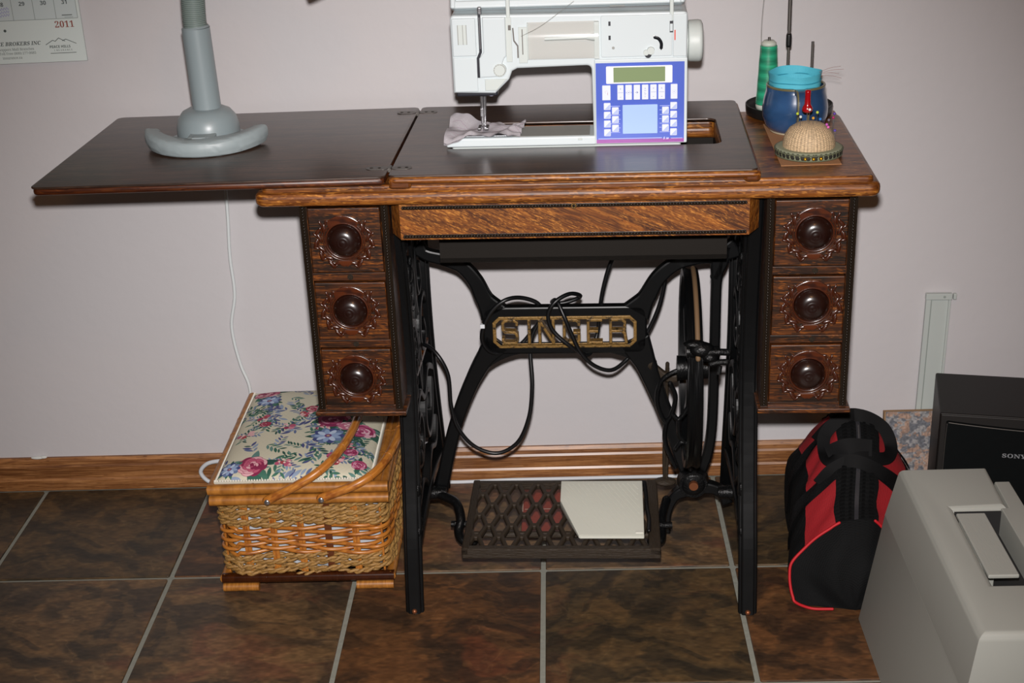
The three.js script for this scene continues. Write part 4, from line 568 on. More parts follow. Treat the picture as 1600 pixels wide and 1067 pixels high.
// ---------- the wicker sewing basket ----------
{
  const X0 = -0.603, X1 = -0.303, Z0 = 0.002, Z1 = 0.366, bm = std({ map: T.bamboo, roughness: 0.4 }), rm = phy({ map: T.rattan, roughness: 0.35, clearcoat: 0.3 }), sm = std({ map: T.seagrass, roughness: 0.6 }), dk = std({ color: 0x3a2012, roughness: 0.35 });
  const t = thing('sewing_basket', 'wicker sewing basket with a rose-patterned padded lid and rattan handles, under the left drawers', 'basket', [-0.453, 0, 0.185]);
  const uvTube = (g, su) => { const u = g.attributes.uv; for (let i = 0; i < u.count; i++) u.setXY(i, u.getX(i) * su, u.getY(i)); return g; };
  // path round the basket, at inset d
  const per = (s, d, y) => {   // rounded rectangle, s from 0 to 1
    const x0 = X0 + 0.008, x1 = X1 - 0.008, z0 = Z0 + 0.008, z1 = Z1 - 0.006, r = 0.03, w = x1 - x0 - 2 * r, h = z1 - z0 - 2 * r, q = Math.PI * r / 2, L = 2 * w + 2 * h + 4 * q; let a = ((s % 1) + 1) % 1 * L;
    const seg = [[w, (k) => [x0 + r + k, z1, 0, 1]], [q, (k) => arc(x1 - r, z1 - r, k, 0)], [h, (k) => [x1, z1 - r - k, 1, 0]], [q, (k) => arc(x1 - r, z0 + r, k, 1)], [w, (k) => [x1 - r - k, z0, 0, -1]], [q, (k) => arc(x0 + r, z0 + r, k, 2)], [h, (k) => [x0, z0 + r + k, -1, 0]], [q, (k) => arc(x0 + r, z1 - r, k, 3)]];
    function arc(cx, cz, k, i) { const t = Math.PI / 2 - i * Math.PI / 2 - k / r, n = [Math.cos(t), Math.sin(t)]; return [cx + r * n[0], cz + r * n[1], n[0], n[1]]; }
    for (const [len, f] of seg) { if (a <= len) { const p = f(a); return [p[0] + p[2] * d, y, p[1] + p[3] * d]; } a -= len; } return per(0, d, y);
  };
  const N = 26, rnd = rng(77);
  const weaver = (y, amp, ph, r, m, twist) => {
    const K = 260, mk = (o) => { const p = []; for (let i = 0; i < K; i++) { const s = i / K, tw = o + i * twist, d = amp * Math.cos(Math.PI * N * (s - 0.012) + ph) + (twist ? r * 0.8 * Math.cos(tw) : 0); p.push(V(...per(s, d, y + (twist ? r * 0.8 * Math.sin(tw) : 0) + 0.003 * Math.sin(s * 23 + ph * 2 + y * 90) + 0.0012 * Math.sin(s * 71 + y * 400)))); } return uvTube(new THREE.TubeGeometry(new THREE.CatmullRomCurve3(p, true), K * 1.5, r, 6, true), 14); };
    return part(t, 'weaver', twist ? [mk(0), mk(Math.PI)] : mk(0), m);
  };
  for (let i = 0; i < 6; i++) weaver(0.1615 - i * 0.0074, 0.0042, i * Math.PI, 0.0031, sm, 0.8);
  for (let i = 0; i < 7; i++) weaver(0.1165 - i * 0.0075, 0.0046, i * Math.PI + 0.4 * (rnd() - 0.5), 0.0036, rm, 0);
  for (let i = 0; i < 5; i++) weaver(0.0625 - i * 0.0075, 0.0042, i * Math.PI, 0.0031, sm, 0.8);
  for (let i = 0; i < N; i++) { const a = per((i + 0.31) / N, -0.001, 0.03), b = per((i + 0.31) / N, -0.001, 0.172), o = per((i + 0.31) / N, 0.01, 0.03), side = Math.abs(o[0] - a[0]) > Math.abs(o[2] - a[2]); part(t, 'stake', side ? box(a[0] - 0.0018, 0.028, a[2] - 0.006, a[0] + 0.0018, 0.172, a[2] + 0.006, 0.0008) : box(a[0] - 0.006, 0.028, a[2] - 0.0018, a[0] + 0.006, 0.172, a[2] + 0.0018, 0.0008), i % 5 === 3 ? std({ color: 0x5a2e16, roughness: 0.4 }) : rm); }
  part(t, 'lining', [box(X0 + 0.02, 0.026, Z0 + 0.02, X1 - 0.02, 0.17, Z1 - 0.02, 0.015)], std({ color: 0xbcc0c6, roughness: 0.9 }), 'white cloth lining');
  // bamboo poles
  const pole = (a, b, r, m = bm) => { const d = V(...b).sub(V(...a)), L = d.length(), n = Math.max(2, Math.round(L / 0.09)); const g = [cyl(a, b, r, r, 14)]; for (let i = 1; i < n; i++) { const q = V(...a).addScaledVector(d, (i + 0.25 * Math.sin(i * 5 + L * 40)) / n), e = d.clone().normalize().multiplyScalar(0.0016); g.push(cyl(q.clone().sub(e).toArray(), q.clone().add(e).toArray(), r * 1.06, r * 1.06, 14)); } return part(t, 'bamboo_pole', g, m); };
  pole([X0 - 0.001, 0.1735, Z1], [X1 + 0.002, 0.1735, Z1], 0.0088); pole([X0, 0.1735, Z0 + 0.01], [X1, 0.1735, Z0 + 0.01], 0.0088); pole([X0 + 0.006, 0.1735, Z0], [X0 + 0.006, 0.1735, Z1], 0.0085); pole([X1 - 0.006, 0.1735, Z0], [X1 - 0.006, 0.1735, Z1], 0.0085);
  pole([X0 + 0.002, 0.0245, Z1 - 0.003], [X1, 0.0245, Z1 - 0.003], 0.0088, std({ map: T.bamboo, color: 0x5c4434, roughness: 0.22 })); pole([X1 - 0.006, 0.0245, Z0], [X1 - 0.006, 0.0245, Z1], 0.0085); pole([X0 + 0.006, 0.0245, Z0], [X0 + 0.006, 0.0245, Z1], 0.0085); pole([X0, 0.0245, Z0 + 0.01], [X1, 0.0245, Z0 + 0.01], 0.0085);
  for (const z of [Z1 - 0.002, Z0 + 0.012]) { pole([X0 + 0.002, 0.0078, z], [X0 + 0.064, 0.0078, z], 0.0075); pole([X1 - 0.066, 0.0078, z], [X1 - 0.002, 0.0078, z], 0.0075); }
  // lid: bamboo frame, padded cushion, pearl gimp
  const lid = part(t, 'lid', [box(X0 + 0.004, 0.183, Z0 + 0.002, X1 - 0.006, 0.197, Z1 - 0.002, 0.002)], bm, 'bamboo-framed lid');
  pole([X0 - 0.002, 0.193, Z1 - 0.001], [X1 + 0.002, 0.193, Z1 - 0.001], 0.0092); pole([X0 + 0.005, 0.192, Z0 + 0.004], [X1 - 0.004, 0.192, Z0 + 0.004], 0.0088); pole([X0 + 0.004, 0.193, Z0], [X0 + 0.004, 0.193, Z1], 0.009); for (const k of [0.006, 0.018]) pole([X1 - k, 0.193, Z0], [X1 - k, 0.193, Z1], 0.008);
  const cx0 = X0 + 0.009, cx1 = X1 - 0.026, cz0 = Z0 + 0.008, cz1 = Z1 - 0.008;
  const floral = canvasTex(900, 1180, (g, w, h) => {
    const r = rng(123); g.fillStyle = '#c9c4ae'; g.fillRect(0, 0, w, h);
    for (let i = 0; i < 5000; i++) { g.fillStyle = r() < 0.5 ? 'rgba(255,250,230,0.12)' : 'rgba(120,116,96,0.10)'; g.fillRect(r() * w, r() * h, 3, 1); }
    const greens = ['#2c5c4c', '#3d6b5a', '#1f4a40', '#5a7f78'], blues = ['#5a688e', '#76859e', '#454a7a', '#8a9ab2'], pinks = ['#8e2a4e', '#b0506c', '#c77f8e', '#d8a9ac', '#a03a44'];
    const leaf = (x, y, a, l, c) => { g.save(); g.translate(x, y); g.rotate(a); g.fillStyle = c; g.beginPath(); g.moveTo(0, 0); g.quadraticCurveTo(l * 0.5, -l * 0.32, l, 0); g.quadraticCurveTo(l * 0.5, l * 0.3, 0, 0); g.fill(); g.restore(); };
    const sprig = (x, y, a, n, l, cs) => { for (let i = 0; i < n; i++) { const px = x + Math.cos(a) * i * l * 0.55, py = y + Math.sin(a) * i * l * 0.55; leaf(px, py, a + 0.9 - 0.2 * r(), l * (0.7 + 0.5 * r()), cs[Math.floor(r() * cs.length)]); leaf(px, py, a - 0.9 + 0.2 * r(), l * (0.7 + 0.5 * r()), cs[Math.floor(r() * cs.length)]); } };
    const rose = (x, y, R, dark, mid, light) => { for (let k = 0; k < 9; k++) leaf(x, y, r() * 6.3, R * (1.3 + 0.5 * r()), greens[k % 4]); for (let ring = 0; ring < 5; ring++) { const q = R * (1 - ring * 0.19), n = 8 - ring; for (let k = 0; k < n; k++) { const a = k / n * 6.28 + ring * 0.7 + r() * 0.3; g.fillStyle = [mid, light, dark][Math.floor(r() * 3)]; g.beginPath(); g.ellipse(x + Math.cos(a) * q * 0.62, y + Math.sin(a) * q * 0.55, q * 0.46, q * 0.34, a + 1.2, 0, 7); g.fill(); g.strokeStyle = dark; g.lineWidth = 2; g.stroke(); } } g.fillStyle = dark; g.beginPath(); g.ellipse(x, y, R * 0.14, R * 0.12, 0, 0, 7); g.fill(); };
    const pansy = (x, y, R) => { for (let k = 0; k < 7; k++) leaf(x, y, r() * 6.3, R * (1.2 + 0.4 * r()), greens[k % 4]); for (let k = 0; k < 10; k++) { const a = k / 10 * 6.28; g.fillStyle = k % 2 ? '#66799e' : '#3c4478'; g.beginPath(); g.ellipse(x + Math.cos(a) * R * 0.55, y + Math.sin(a) * R * 0.5, R * 0.5, R * 0.3, a, 0, 7); g.fill(); } for (let k = 0; k < 9; k++) { const a = k / 9 * 6.28 + 0.3; g.fillStyle = k % 2 ? '#b7c6dc' : '#8fa4c6'; g.beginPath(); g.ellipse(x + Math.cos(a) * R * 0.5, y + Math.sin(a) * R * 0.45, R * 0.34, R * 0.17, a, 0, 7); g.fill(); } g.fillStyle = '#6a3a70'; g.beginPath(); g.arc(x, y, R * 0.22, 0, 7); g.fill(); g.fillStyle = '#b89a7a'; g.beginPath(); g.arc(x, y, R * 0.1, 0, 7); g.fill(); };
    for (let i = 0; i < 74; i++) sprig(r() * w, r() * h, r() * 6.3, 3 + Math.floor(r() * 4), 38 + r() * 30, r() < 0.5 ? greens : r() < 0.6 ? blues : [...greens, ...blues]);
    for (const [x, y] of [[330, 640], [420, 470], [560, 650], [90, 700], [560, 250], [700, 1040], [740, 900], [380, 1060], [150, 500]]) { for (let q = 0; q < 4; q++) sprig(x, y, q * 1.6 + r(), 4, 46, q % 2 ? greens : blues); for (let k = 0; k < 6; k++) { const q = 11 + r() * 10; g.fillStyle = pinks[Math.floor(r() * 5)]; g.beginPath(); g.arc(x + (r() - 0.5) * 90, y + (r() - 0.5) * 70, q, 0, 7); g.fill(); g.fillStyle = '#e2c4bc'; g.beginPath(); g.arc(x + (r() - 0.5) * 80, y + (r() - 0.5) * 60, q * 0.5, 0, 7); g.fill(); } }
    rose(200, 1075, 92, '#842048', '#b85672', '#dba8ae'); pansy(70, 1090, 62); rose(610, 560, 105, '#7e1c4a', '#a83c66', '#cf8aa2'); rose(790, 690, 88, '#8c2450', '#b85a80', '#e0b4c0'); rose(700, 640, 60, '#b0607a', '#dcb8bc', '#ece0dc'); pansy(600, 770, 98); rose(110, 90, 88, '#86284e', '#b45270', '#d9aab0'); pansy(150, 240, 76); rose(455, 400, 48, '#84203e', '#b23e56', '#e6c8c0'); rose(190, 590, 38, '#7c1c3a', '#aa3a54', '#d69aa0'); rose(810, 180, 80, '#86284e', '#b45270', '#d9aab0'); pansy(700, 330, 66); rose(820, 1080, 46, '#84204a', '#ac4a70', '#d69ab0'); rose(760, 960, 44, '#84204a', '#ac4a70', '#d69ab0'); rose(660, 1000, 38, '#84204a', '#bc5a7a', '#d69ab0');
  });
  const cu = sheet((u, v) => { const e = (k) => Math.pow(Math.max(0, 1 - Math.pow(Math.abs(2 * k - 1), 5)), 0.5), y = 0.2 + 0.021 * e(u) * e(v) + 0.004 * Math.sin(Math.PI * u) * Math.sin(Math.PI * v); return [cx0 + u * (cx1 - cx0), y, cz0 + v * (cz1 - cz0)]; }, 60, 70);
  { const u = cu.attributes.uv; for (let i = 0; i < u.count; i++) u.setY(i, 1 - u.getY(i)); }
  part(lid, 'cushion', cu, std({ map: floral, roughness: 0.85, bumpMap: T.weave, bumpScale: 0.0003, side: THREE.DoubleSide }), 'padded cushion printed with roses and blue flowers');
  const gm = std({ color: 0xbdb9aa, roughness: 0.7 });
  part(lid, 'gimp', [box(cx0 - 0.002, 0.196, cz1 - 0.003, cx1 + 0.002, 0.2035, cz1 + 0.001, 0.0012), box(cx0 - 0.002, 0.196, cz0, cx0 + 0.002, 0.2035, cz1, 0.0012), box(cx1 - 0.002, 0.196, cz0, cx1 + 0.002, 0.2035, cz1, 0.0012), box(cx0, 0.196, cz0 - 0.001, cx1, 0.2035, cz0 + 0.003, 0.0012)], gm, 'pale gimp edging');
  { const bd = new THREE.IcosahedronGeometry(0.0019, 1), g = []; for (const x of [cx0 + 0.0015, cx1 - 0.0015]) for (let z = cz0; z < cz1; z += 0.0045) g.push(bd.clone().translate(x, 0.2045, z)); for (let x = cx0; x < cx1; x += 0.0045) g.push(bd.clone().translate(x, 0.2045, cz1 - 0.001)); const p = part(lid, 'pearl_trim', g, phy({ color: 0xdcd8cc, roughness: 0.35 }), 'row of tiny pearl beads'); p.userData.kind = 'stuff'; }
  t.scale.y = 1.04; t.position.z += 0.013;
  // handles
  for (const [sx, sy, R, ph, ex] of [[-0.505, 0.178, 0.155, 64, 0.45], [-0.414, 0.18, 0.13, 70, 0.4]]) {
    const p = [], f = ph * Math.PI / 180; for (let i = 0; i <= 40; i++) { const a = i / 40 * Math.PI, r = R * Math.pow(Math.sin(a), ex); p.push([sx + r * Math.sin(f), sy + r * Math.cos(f), 0.191 + 0.1875 * Math.cos(a)]); }
    const g = uvTube(tube(p, 0.0074, 12, 90), 5), rings = [0.12, 0.27, 0.45, 0.66, 0.83].map((k) => { const q = p[Math.round(k * 40)], q2 = p[Math.round(k * 40) + 1], d = V(q2[0] - q[0], q2[1] - q[1], q2[2] - q[2]).normalize(); return new THREE.TorusGeometry(0.0072, 0.0009, 6, 18).applyQuaternion(new THREE.Quaternion().setFromUnitVectors(V(0, 0, 1), d)).translate(...q); });
    const h = part(t, 'handle', [g, ...rings], rm, 'bent rattan handle'); for (const z of [0.379, 0.005]) part(h, 'stud', ball(sx + 0.002, sy, z + (z > 0.2 ? 0.0055 : -0.0055), 0.0052, 1, 1, 0.6), M.steel);
  }
}
{
  const t = thing('filler_lump', 'small white lump of filler on the top edge of the baseboard at far left', 'filler', [-1.045, 0.0685, -0.007]);
  part(t, 'lump', [ball(-1.048, 0.069, -0.008, 0.009, 1.5, 0.35, 0.45), ball(-1.036, 0.07, -0.008, 0.006, 1.2, 0.5, 0.6)], std({ color: 0xd4d6d2, roughness: 0.8 }));
}
// ---------- cords ----------
{
  const t = thing('power_cord', 'black cord looped over the right half of the name plate, coming from under the table', 'cord', [0, 0.3, 0.24], TT);
  const z = 0.235;
  part(t, 'cord', tube([[0.094, 0.6, 0.2], [0.094, 0.556, 0.205], [0.078, 0.518, 0.205], [0.066, 0.472, 0.203], [0.06, 0.43, 0.2], [0.055, 0.39, 0.2], [0.04, 0.362, 0.22], [0.01, 0.386, z + 0.002], [-0.02, 0.417, z + 0.002], [-0.026, 0.446, z + 0.002], [-0.013, 0.467, z], [0.011, 0.475, 0.22], [0.028, 0.462, 0.2], [0.0, 0.45, 0.198], [-0.02, 0.452, 0.202], [-0.012, 0.465, 0.225], [0.0, 0.444, z + 0.004], [0.012, 0.412, z + 0.006], [0.028, 0.375, z + 0.006], [0.052, 0.347, z], [0.08, 0.335, 0.225], [0.108, 0.348, 0.205], [0.135, 0.38, 0.195], [0.16, 0.435, 0.195], [0.172, 0.492, 0.2], [0.178, 0.55, 0.2], [0.178, 0.6, 0.2]], 0.0037, 8, 260), M.rubber);
}
{
  const t = thing('power_cord', 'black cord hanging in one big loop from the left iron leg to the name plate', 'cord', [-0.13, 0.18, 0.24], TT);
  const z = 0.232;
  part(t, 'cord', tube([[-0.268, 0.016, 0.012], [-0.276, 0.06, 0.04], [-0.28, 0.2, 0.12], [-0.276, 0.33, 0.17], [-0.256, 0.378, 0.2], [-0.236, 0.382, 0.218], [-0.218, 0.37, z], [-0.203, 0.338, z + 0.004], [-0.2, 0.277, z + 0.006], [-0.19, 0.234, z + 0.006], [-0.162, 0.195, z + 0.002], [-0.124, 0.181, z], [-0.089, 0.2, z], [-0.066, 0.249, z], [-0.058, 0.31, z - 0.006], [-0.06, 0.37, z - 0.022], [-0.055, 0.398, z - 0.026], [-0.04, 0.43, z - 0.028], [-0.042, 0.452, z - 0.026], [-0.07, 0.469, z - 0.016], [-0.097, 0.472, z], [-0.121, 0.454, z + 0.004], [-0.138, 0.42, z + 0.004], [-0.14, 0.396, z], [-0.127, 0.373, z - 0.008], [-0.1, 0.367, z - 0.02], [-0.075, 0.38, z - 0.028], [-0.05, 0.41, z - 0.03]], 0.0037, 8, 260), M.rubber);
  part(t, 'cord_tag', box(-0.142, 0.424, z + 0.002, -0.134, 0.431, z + 0.01, 0.001), std({ color: 0xd0d4d8 }), 'small white tag');
}
{
  const t = thing('extension_cord', 'white cord running along the foot of the baseboard behind the basket', 'cord', [-0.35, 0, 0.012]), wm = std({ color: 0xc9cdd2, roughness: 0.5 });
  part(t, 'cord', tube([[-0.655, 0.058, 0.0085], [-0.68, 0.061, 0.0088], [-0.708, 0.055, 0.009], [-0.722, 0.038, 0.009], [-0.712, 0.02, 0.01], [-0.69, 0.011, 0.011], [-0.655, 0.006, 0.009]], 0.0042, 8, 90), wm, 'loop of the cord left of the basket');
  part(t, 'cord', tube([[-0.29, 0.11, 0.009], [-0.288, 0.07, 0.009], [-0.282, 0.035, 0.009], [-0.268, 0.012, 0.009], [-0.25, 0.0045, 0.009], [-0.1, 0.0042, 0.0078], [0.1, 0.0042, 0.0078], [0.25, 0.0042, 0.0078]], 0.0038, 8, 120), wm);
  part(t, 'plug', [box(-0.3, 0.0005, 0.005, -0.268, 0.013, 0.019, 0.003)], wm);
  part(t, 'indicator', ball(-0.287, 0.0125, 0.0165, 0.0035, 1.2, 0.8, 0.8), phy({ color: 0xb0202c, roughness: 0.3 }), 'red indicator on the plug');
}
// ---------- under the table ----------
{ 
  const t = thing('red_tile', 'flat dull red tile lying on the floor under the foot plate', 'tile', [-0.052, 0, 0.13], 0.0);
  part(t, 'slab', boxUV(ext(rrect(-0.0875, -0.216, -0.012, -0.046, 0.002), 0.008, 0.0012).rotateX(-Math.PI / 2).translate(0, 0.0002, 0), 'x', 4), std({ color: 0x7a2e20, roughness: 0.5, bumpMap: T.cast, bumpScale: 0.0006 }));
  part(t, 'scratch', [box(-0.082, 0.008, 0.131, -0.02, 0.0084, 0.1325), box(-0.0868, 0.008, 0.06, -0.0855, 0.0084, 0.14)], std({ color: 0xa89a8c, roughness: 0.8 }), 'pale scratch');
}
{ // foot control
  const Y = 0.0995, t = thing('foot_control', 'flat beige foot control with fine diagonal ribs lying on the iron foot plate', 'foot control', [0.055, Y, 0.33], TT);
  const be = phy({ color: 0xcdcec2, roughness: 0.45 }), sh2 = poly([[-0.0155, -0.298], [0.0185, -0.393], [0.128, -0.393], [0.128, -0.243], [-0.0155, -0.243]]);
  const wdg = (g) => warp(g, (x, y, z) => [x, Y + (y - Y) * (0.16 + 0.84 * (0.398 - z) / 0.155), z]);
  part(t, 'body', toCreasedNormals(wdg(ext(sh2, 0.028, 0.0025, 0, 3).rotateX(-Math.PI / 2).translate(0, Y, 0)), 0.5), be);
  const ribs = [], top = Y + 0.0282; for (let i = -2; i < 16; i++) { const x0 = -0.012 + i * 0.0088; const a = [x0, 0.252], L = 0.15; let pts = []; for (let k = 0; k <= 20; k++) { const x = a[0] + k / 20 * L * 0.55, z = a[1] + k / 20 * L; const lim = z > 0.295 ? -0.0155 + (z - 0.298) * 0.36 : -0.0155; if (x > lim + 0.006 && x < 0.122 && z < 0.382) pts.push([x, z]); } if (pts.length > 2) { const p = pts[0], q = pts[pts.length - 1], d = Math.atan2(q[0] - p[0], q[1] - p[1]); ribs.push(new THREE.BoxGeometry(0.0012, 0.0009, Math.hypot(q[0] - p[0], q[1] - p[1])).rotateY(d).translate((p[0] + q[0]) / 2, top, (p[1] + q[1]) / 2)); } }
  const rp = part(t, 'ribs', wdg(join(ribs)), be, 'fine diagonal grip ribs'); rp.userData.kind = 'stuff';
  part(t, 'front_lip', box(0.02, Y + 0.0005, 0.392, 0.1275, Y + 0.0045, 0.3955, 0.001), be);
  part(t, 'label_tab', box(0.114, Y + 0.005, 0.379, 0.1265, Y + 0.0075, 0.387, 0.0006), std({ color: 0xdadacf }));
  part(t, 'cord', tube([[0.124, Y + 0.016, 0.246], [0.13, Y + 0.022, 0.236], [0.1335, Y + 0.016, 0.26], [0.1345, Y + 0.008, 0.3], [0.1375, Y + 0.005, 0.34], [0.1365, Y + 0.0045, 0.375]], 0.0036, 8, 60), M.rubber);
}

// ---------- things leaning and standing by the wall on the right ----------
{
  const t = thing('laminate_sample', 'speckled grey laminate board with a raw tan edge, leaning behind the red bag', 'board', [0.66, 0, 0.03]);
  const map = dataTex(512, 512, (u, v) => { const a = fbm(u * 34, v * 34, 201, 34, 34, 4), b = fbm(u * 24, v * 24, 211, 24, 24, 4), f = vn(u * 90, v * 90, 215, 90, 90); let c = mix([108, 110, 116], [152, 150, 150], ss(0.4, 0.6, a)); c = mix(c, [172, 138, 118], ss(0.52, 0.64, b) * 0.8); return c.map((k) => k * (0.85 + 0.3 * f)); });
  const lean = (g) => g.rotateX(-0.12).translate(0, 0, 0.036);
  part(t, 'core', lean(box(0.603, 0, -0.006, 0.86, 0.141, 0.006)), std({ color: 0x9a7a58, roughness: 0.9 }), 'raw particle board edge');
  part(t, 'laminate', lean(boxUV(box(0.6055, 0.0005, 0.0058, 0.86, 0.1412, 0.0074), 'x', 4)), std({ map, roughness: 0.45 }));
}
{
  const t = thing('white_trim_strip', 'long white plastic trim strip leaning on the wall beside the black speaker', 'trim strip', [0.7, 0, 0.02]);
  const wm = std({ color: 0xb9c0bc, roughness: 0.5 }), w2 = std({ color: 0x919a95, roughness: 0.5 }), pose = (g) => g.rotateZ(-0.02).rotateX(-0.03).translate(0.688, 0, 0.006);
  part(t, 'strip', pose(box(-0.0235, 0.004, -0.004, 0.0225, 0.362, 0.0, 0.0008)), wm);
  part(t, 'flange', [pose(box(-0.0235, 0.004, -0.002, -0.0145, 0.362, 0.0045, 0.0008)), pose(box(0.018, 0.004, -0.002, 0.0225, 0.362, 0.004, 0.0008))], wm);
  part(t, 'groove', pose(box(-0.0145, 0.004, -0.001, -0.012, 0.362, 0.0008)), w2);
  part(t, 'end_cap', pose(box(-0.0245, 0.357, -0.004, 0.0235, 0.369, 0.006, 0.0012)), wm);
  part(t, 'clip', [pose(box(0.0255, 0.3575, -0.002, 0.0315, 0.369, 0.006, 0.0015))], wm); part(t, 'screw_hole', pose(cyl([0.009, 0.363, 0.0055], [0.009, 0.363, 0.0064], 0.0024, 0.0024, 12)), w2);
}
{ // speaker, turned towards the room
  const cx = 0.76, cz = 0.17, t = thing('speaker', 'large black box speaker with a framed cloth grille, standing at the right wall', 'speaker', [cx, 0, cz], -0.2);
  const bk = phy({ color: 0x14110f, roughness: 0.5, specularIntensity: 0.6 }), w = 0.098, d = 0.085, H = 0.2405;
  part(t, 'cabinet', box(cx - w, 0.006, cz - d, cx + w + 0.1, H, cz + d, 0.003), bk, 'black-brown wooden cabinet');
  part(t, 'baffle', box(cx - w + 0.002, 0.008, cz + d - 0.002, cx + w + 0.098, H - 0.002, cz + d + 0.003, 0.0015), std({ color: 0x1d1a18, roughness: 0.55 }));
  const gs = new THREE.Shape(); const x0 = cx - w + 0.011, x1 = cx + w + 0.088, y0 = 0.02, y1 = H - 0.012; gs.moveTo(x0, y0); gs.lineTo(x1, y0); gs.lineTo(x1, y1 - 0.008); gs.quadraticCurveTo((x0 + x1) / 2, y1 - 0.012, x0 + 0.004, y1); gs.quadraticCurveTo(x0, y1, x0, y1 - 0.004); gs.closePath();
  part(t, 'grille', ext(gs, 0.01, 0.002, cz + d + 0.002), phy({ specularIntensity: 0.3, color: 0x080b0c, roughness: 0.8, bumpMap: T.weave, bumpScale: 0.0004 }), 'black cloth grille');
  { const pts = []; for (let i = 0; i <= 20; i++) { const u = i / 20, a = (x0 + 0.004) * (1 - u) * (1 - u) + (x0 + x1) * u * (1 - u) + x1 * u * u, b = y1 * (1 - u) * (1 - u) + 2 * (y1 - 0.012) * u * (1 - u) + (y1 - 0.008) * u * u; pts.push([a, b - 0.0002, cz + d + 0.0122]); } part(t, 'grille_trim', [tube(pts, 0.0009, 6, 40), tube([[x0 + 0.0012, y1 - 0.003, cz + d + 0.0118], [x0 + 0.0006, y1 - 0.03, cz + d + 0.0118], [x0 + 0.0006, y0 + 0.02, cz + d + 0.0118]], 0.0007, 6, 20)], M.dullSteel, 'thin silver line'); }
  part(t, 'foot', [[-1, -1], [1, -1], [-1, 1], [1, 1]].map(([a, b]) => cyl([cx + a * (w - 0.02), 0, cz + b * (d - 0.02)], [cx + a * (w - 0.02), 0.008, cz + b * (d - 0.02)], 0.012, 0.012, 16))[0], M.rubber);
  for (const [a, b] of [[1, -1], [-1, 1], [1, 1]]) part(t, 'foot', cyl([cx + a * (w - 0.02), 0, cz + b * (d - 0.02)], [cx + a * (w - 0.02), 0.008, cz + b * (d - 0.02)], 0.012, 0.012, 16), M.rubber);
  const { FontLoader } = await import('three/addons/loaders/FontLoader.js'), { TextGeometry } = await import('three/addons/geometries/TextGeometry.js');
  const font = await new FontLoader().loadAsync('fonts/droid/droid_serif_bold.typeface.json');
  const tg = new TextGeometry('SONY', { font, size: 0.0075, depth: 0.0008, curveSegments: 4, bevelEnabled: false }); tg.scale(1.35, 1, 1); tg.translate(cx + w - 0.089, 0.1685, cz + d + 0.0119);
  part(t, 'brand_letters', tg, phy({ color: 0xb8bcc0, roughness: 0.35, metalness: 0.5 }), 'silver letters SONY');
}
